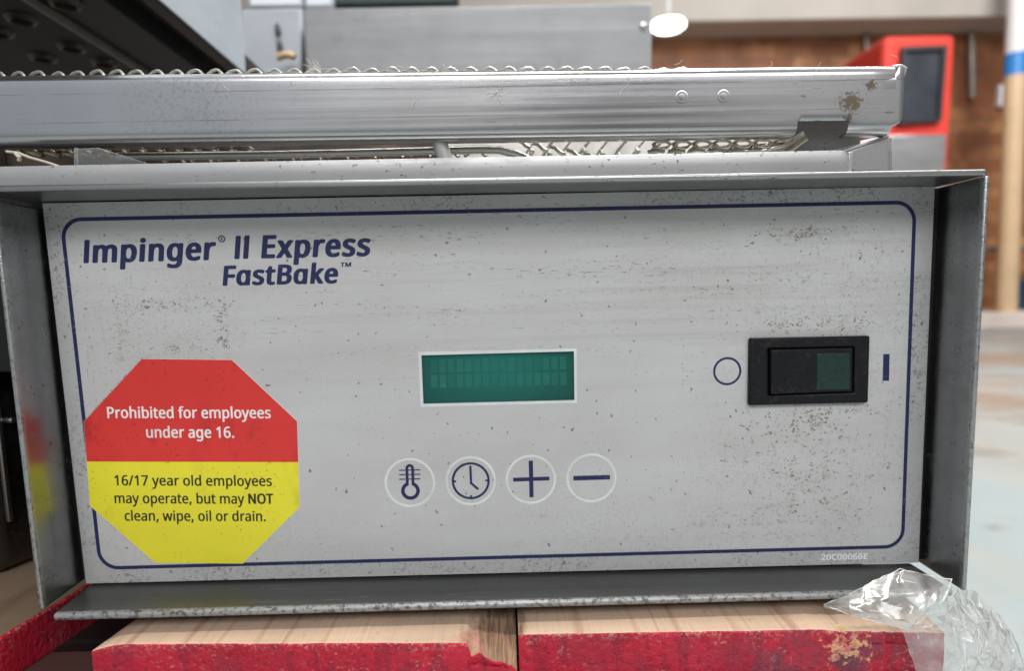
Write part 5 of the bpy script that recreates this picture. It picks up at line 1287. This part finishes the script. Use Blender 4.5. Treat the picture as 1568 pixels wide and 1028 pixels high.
# ruffled mass to the right of the box
loft(bm, [(1446, 895, -.030), (1470, 903, -.022), (1490, 905, -.016), (1512, 925, -.012), (1532, 945, -.012)],
         [(1440, 1060, -.040), (1475, 1060, -.034), (1510, 1060, -.026), (1545, 1060, -.022), (1585, 1060, -.020)], 14, 10, .0027, 1.3, .004, crease=.25)
loft(bm, [(1448, 925, -.034), (1480, 930, -.030), (1505, 935, -.026), (1525, 940, -.020), (1540, 955, -.018)],
         [(1452, 1060, -.046), (1480, 1060, -.040), (1520, 1060, -.034), (1548, 1040, -.030), (1572, 1030, -.024)], 12, 8, .0024, 6.9, .006, crease=.25)
loft(bm, [(1505, 925, -.016), (1520, 935, -.014), (1536, 950, -.013), (1546, 965, -.013), (1556, 985, -.013)],
         [(1490, 985, -.020), (1505, 1000, -.020), (1520, 1020, -.020), (1540, 1050, -.020), (1580, 1060, -.018)], 9, 6, .0024, 12.4, .004, crease=.25)
bmesh.ops.remove_doubles(bm, verts=bm.verts, dist=1e-6)
def fold(L, r):
    P = [at(*q) for q in L]
    Q = []
    for a, b in zip(P, P[1:]):
        for k in range(6): Q.append(a.lerp(b, k/6))
    Q.append(P[-1])
    Q = [q + Vector((noise.noise(q*400), noise.noise(q*400+Vector((5, 0, 0))), noise.noise(q*400+Vector((0, 5, 0)))))*.0005 for q in Q]
    n0 = len(bm.faces)
    tube(bm, Q, r, 5, radii=[r*(.5+.7*abs(noise.noise(q*300))) for q in Q])
    bm.faces.ensure_lookup_table()
    for f in bm.faces[n0:]: f.material_index = 1
for L, r in (([(1300, 911, -.037), (1340, 890, -.038), (1378, 872, -.037), (1410, 879, -.037), (1457, 889, -.036)], .00030), ([(1457, 889, -.036), (1450, 910, -.045), (1438, 926, -.047)], .00034),
             ([(1416, 905, -.0465), (1412, 930, -.049), (1404, 958, -.049)], .00036), ([(1300, 926, -.043), (1345, 912, -.044), (1400, 910, -.046)], .00022), ([(1270, 930, -.040), (1302, 943, -.044), (1350, 955, -.048), (1396, 966, -.0495)], .00026),
             ([(1396, 964, -.0495), (1420, 960, -.049), (1447, 966, -.047)], .00030), ([(1402, 962, -.049), (1406, 978, -.049)], .0003), ([(1484, 915, -.030), (1502, 945, -.032), (1516, 975, -.032), (1530, 1000, -.030)], .00038),
             ([(1497, 965, -.036), (1502, 990, -.038), (1496, 1024, -.038)], .00034), ([(1455, 945, -.042), (1478, 960, -.042), (1492, 985, -.040)], .00028), ([(1512, 985, -.030), (1500, 1012, -.036), (1492, 1035, -.038)], .00030), ([(1520, 950, -.022), (1540, 975, -.020), (1560, 1006, -.018)], .00030), ([(1535, 985, -.024), (1512, 1000, -.03)], .0003)):
    fold(L, r)
for a, b in CREASE:
    n0 = len(bm.faces); tube(bm, [a, a.lerp(b, .35), a.lerp(b, .7), b], .0001, 4, radii=[.00003, .00015, .00013, .00003])
    bm.faces.ensure_lookup_table()
    for f in bm.faces[n0:]: f.material_index = 1
FOLD = Mat('film_fold'); m = FOLD
m.set('Base Color', (.90, .90, .88)).set('Roughness', .18); m.b.inputs['Specular IOR Level'].default_value = .8
t2 = m.new('ShaderNodeBsdfTransparent'); x2 = m.new('ShaderNodeMixShader')
m.link(m.step(m.noise(200, detail=3), .40, .60, .15, .85), x2.inputs[0]); m.link(t2.outputs[0], x2.inputs[1]); m.link(m.b.outputs[0], x2.inputs[2]); m.link(x2.outputs[0], m.n['Material Output'].inputs[0])
tag(obj('plastic_film', bm, [FILM.m, FOLD.m], None, angle=80, origin=at(1450, 985, -.03)), 'crumpled clear plastic film caught under the right corner of the control box', 'plastic film')

# ================================================================== floor, kerb, wall and what stands there
ZF = -.139
FL = Mat('painted_concrete'); m = FL
wv = m.axis('Y')
st_ = m.mul(m.step(wv, .55, 1.1), m.step(wv, 2.3, 3.3, 1, .35))
c = m.mix(m.step(m.noise(3.0, detail=5), .35, .65), (0.29, 0.35, 0.355), (0.345, 0.39, 0.39))
c = m.mix(m.mul(st_, m.step(m.noise(2.4, stretch=(1, 1.3, 1), detail=6, rough=.65, loc=(3, 0, 0)), .34, .56), .9), c, (0.29, 0.205, 0.15))
c = m.mix(m.mul(m.step(m.noise(9, detail=4, loc=(1, 2, 0)), .57, .66), .6), c, (0.22, 0.19, 0.165))
c = m.mix(m.mul(m.step(m.noise(3.2, detail=6, rough=.7, loc=(6, 2, 0)), .50, .62), .45), c, (0.40, 0.36, 0.31))
m.set('Base Color', c); m.set('Roughness', .45)
bm = bmesh.new(); 
v = [bm.verts.new(p) for p in ((-12, -12, ZF), (12, -12, ZF), (12, 14, ZF), (-12, 14, ZF))]; bm.faces.new(v)
tag(obj('floor', bm, FL.m), kind='structure')
YK = CAM.y + (CAM.z-ZF)*F_PX/(521-451)
ztk = at(1530, 479, YK).z
bm = bmesh.new(); bx(bm, -6, 9, YK, YK+.62, ZF, ztk)
tag(obj('kerb', bm, plain('pinkish_concrete', (0.60, 0.52, 0.47), .6, var=.15, scale=4), bevel=.01, origin=(1, YK, ZF)), kind='structure')
YW = YK+.6
BRK_M = Mat('brick'); m = BRK_M
bt = m.new('ShaderNodeTexBrick'); mp = m.mapped((1, 1, 1), rot=(radians(90), 0, 0)); m.link(mp, bt.inputs['Vector'])
bt.inputs['Scale'].default_value = 1.0; bt.inputs['Brick Width'].default_value = .24; bt.inputs['Row Height'].default_value = .085; bt.inputs['Mortar Size'].default_value = .006
bt.inputs['Color1'].default_value = (0.26, 0.088, 0.032, 1); bt.inputs['Color2'].default_value = (0.52, 0.25, 0.105, 1); bt.inputs['Mortar'].default_value = (0.20, 0.14, 0.10, 1)
bt.offset = .5
m.set('Base Color', m.mix(m.step(m.noise(2.2, detail=5), .40, .62), bt.outputs['Color'], (0.15, 0.058, 0.028))); m.set('Roughness', .5); m.b.inputs['Specular IOR Level'].default_value = .25
bm = bmesh.new(); bx(bm, -7, 9, YW, YW+.2, ZF, 4.5)
tag(obj('brick_wall', bm, BRK_M.m, origin=(1, YW, ZF)), 'glazed brown brick wall at the back of the hall', 'wall')
# pale beam over the wall, pipe below it
bq = at(1300, 28.5, YW-.28)
bm = bmesh.new(); bx(bm, -7, 9, YW-.28, YW-.002, bq.z, bq.z+.55)
tag(obj('ceiling_beam', bm, plain('cream_paint', (0.42, 0.385, 0.345), .6, var=.08, scale=3), bevel=.01, origin=(1, YW-.14, bq.z)), 'cream painted beam along the top of the brick wall', 'beam')
GALV = plain('galvanised_pipe', (0.24, 0.205, 0.18), .4, .5, var=.2, scale=8)
def pipe(pts, r, label, o):
    bm = bmesh.new(); tube(bm, pts, r, 12)
    tag(obj('conduit_pipe', bm, GALV, None, origin=o), label, 'pipe', 'pipes on the brick wall')
pipe([at(1040, 47, YW-.05), at(1600, 36, YW-.05)], .020, 'grey pipe running level under the cream beam', at(1300, 42, YW-.05))
pipe([at(1326, 38, YW-.05), at(1327, 100, YW-.05)], .016, 'upright grey conduit dropping behind the red machine', at(1326, 100, YW-.05))
pipe([at(1487, 30, YW-.05), at(1489, 150, YW-.05)], .022, 'short grey conduit right of the red machine', at(1488, 156, YW-.05))
pipe([at(1495, 383, YW-.30), at(1640, 379, YW-.30)], .022, 'low grey pipe crossing behind the cream post', at(1540, 380, YW-.3))
bm = bmesh.new(); c = at(1536, 147, YW-.02); bx(bm, c.x-.040, c.x+.042, YW-.05, YW-.001, c.z-.07, c.z+.07)  # white plate put in as a spot of light on the wall
tag(obj('bright_spot_plate', bm, plain('bright_spot_white', (.85, .86, .88), .3), bevel=.008, origin=c), 'small white plate standing for a spot of light on the brick wall beside the post', 'bright spot plate')
# red machine
YR = 3.1
red_m = plain('machine_red', (0.62, 0.05, 0.034), .5, spec=.25, var=.08, scale=3)
p0, p1 = at(1354, 54, YR), at(1465, 51, YR)
mach = thing('red_machine', 'tall red machine with dark glass door standing before the brick wall', 'machine', ((p0.x+p1.x)/2, YR+.25, ZF))
zt_ = (p0.z+p1.z)/2; X0_, X1_ = p0.x, p1.x
sx = lambda px: at(px, 150, YR).x
sz = lambda py: at(1410, py, YR).z
bm = bmesh.new(); bx(bm, X0_, X1_, YR, YR+.50, ZF+.06, zt_); obj('cabinet', bm, red_m, mach, bevel=.03, seg=4)
bm = bmesh.new()
prism(bm, [[(sx(1374), sz(74)), (sx(1441), sz(72.5)), (sx(1438), sz(188)), (sx(1372), sz(192))], [(sx(1379), sz(80)), (sx(1379), sz(186)), (sx(1432), sz(183)), (sx(1434), sz(79))]], place_at(YR-.0005), (0, -.03, 0))
obj('door_frame', bm, plain('door_black', (.02, .02, .025), .4), mach, smooth=False)
bm = bmesh.new(); bx(bm, sx(1377), sx(1436), YR-.012, YR-.001, sz(188), sz(77)); obj('door_glass', bm, plain('dark_glass', (.035, .040, .052), .22, var=.5, scale=5), mach)
bm = bmesh.new(); bx(bm, sx(1360), sx(1449), YR-.02, YR-.001, ZF+.10, sz(207)); obj('lower_panel', bm, steel('machine_steel', col=(.62, .63, .65), rough=.3, brush=(3, 3, 30), dirt=.2, speck=20), mach, bevel=.005)
bm = bmesh.new(); bx(bm, X0_+.03, X1_-.03, YR+.03, YR+.45, ZF, ZF+.0605); obj('plinth', bm, SOOT, mach)
# post with white top and blue tape
YP = YK+.10
pt, pb = at(1560, -30, YP), at(1541, 478, YP)
post = thing('post', 'cream post with white upper part and blue tape band at right', 'post', (pb.x, YP, ztk))
rp = (at(1555.5, 478, YP).x-at(1528, 478, YP).x)/2
def seg_(name, a, b, mat, rr):
    bm = bmesh.new(); tube(bm, [a, b], rr, 32); return obj(name, bm, mat, post)
za, zb_ = at(1556, 116, YP).z, at(1556, 82, YP).z
P_ = lambda z: pb.lerp(pt, (z-pb.z)/(pt.z-pb.z))
seg_('shaft', Vector((pb.x, YP, ztk)), P_(za), plain('cream_post_paint', (.60, .43, .26), .45, var=.08, scale=6), rp)
seg_('tape_band', P_(za), P_(zb_), plain('blue_tape', (.03, .22, .58), .4), rp*1.02)
seg_('upper_shaft', P_(zb_), pt+Vector((0, 0, .6)), plain('white_post_paint', (.76, .75, .74), .45, var=.05), rp)
# blue tub near the post
bm = bmesh.new(); c = at(1600, 474, YP+.2); 
hexa(bm, [(c.x-.10, c.y, ztk), (c.x+.14, c.y, ztk), (c.x+.14, c.y+.2, ztk), (c.x-.10, c.y+.2, ztk), (c.x-.13, c.y-.02, ztk+.20), (c.x+.17, c.y-.02, ztk+.20), (c.x+.17, c.y+.22, ztk+.20), (c.x-.13, c.y+.22, ztk+.20)])
tag(obj('blue_tub', bm, plain('blue_plastic', (.03, .12, .24), .4), bevel=.01, origin=(c.x, c.y+.1, ztk)), 'dark blue tub beside the foot of the cream post', 'tub')
# bright lamp hanging far behind
LMP = bpy.data.materials.new('lamp_glow'); LMP.use_nodes = True
b_ = LMP.node_tree.nodes['Principled BSDF']; b_.inputs['Emission Color'].default_value = (1, .99, .96, 1); b_.inputs['Emission Strength'].default_value = 7
YL = 2.4
c = at(1023, 38, YL); rx_ = .0245*(YL-CAM.y)
lamp = thing('hanging_lamp', 'bright white lamp hanging before the wall right of the steel cabinet', 'lamp', c)
bm = bmesh.new(); n = 28; rings = []
for zz, rr in ((-.020, .0), (-.020, .8), (-.010, .98), (.0, 1.0)):
    rings.append([bm.verts.new((c.x+rx_*rr*cos(2*pi*k/n), c.y+rx_*rr*sin(2*pi*k/n), c.z+zz*0.8)) for k in range(n)])
rings += [[bm.verts.new((c.x+rx_*.95*cos(2*pi*k/n), c.y+rx_*.95*sin(2*pi*k/n), c.z+.008)) for k in range(n)]]
for a_, b2_ in zip(rings, rings[1:]):
    for k in range(n): bm.faces.new((a_[k], a_[(k+1) % n], b2_[(k+1) % n], b2_[k]))
bmesh.ops.remove_doubles(bm, verts=bm.verts, dist=1e-5)
obj('glowing_bowl', bm, LMP, lamp)
bm = bmesh.new(); tube(bm, [c+Vector((0, 0, .0082)), c+Vector((0, 0, .012)), c+Vector((0, 0, .016))], .05, 20, radii=[rx_*.9, rx_*.5, .01]); obj('shade', bm, plain('lamp_housing', (.75, .76, .78), .4), lamp)
bm = bmesh.new(); tube(bm, [c+Vector((0, 0, .05)), c+Vector((0, 0, 1.6))], .006, 8); obj('cord', bm, plain('lamp_cord', (.6, .6, .6), .5), lamp)
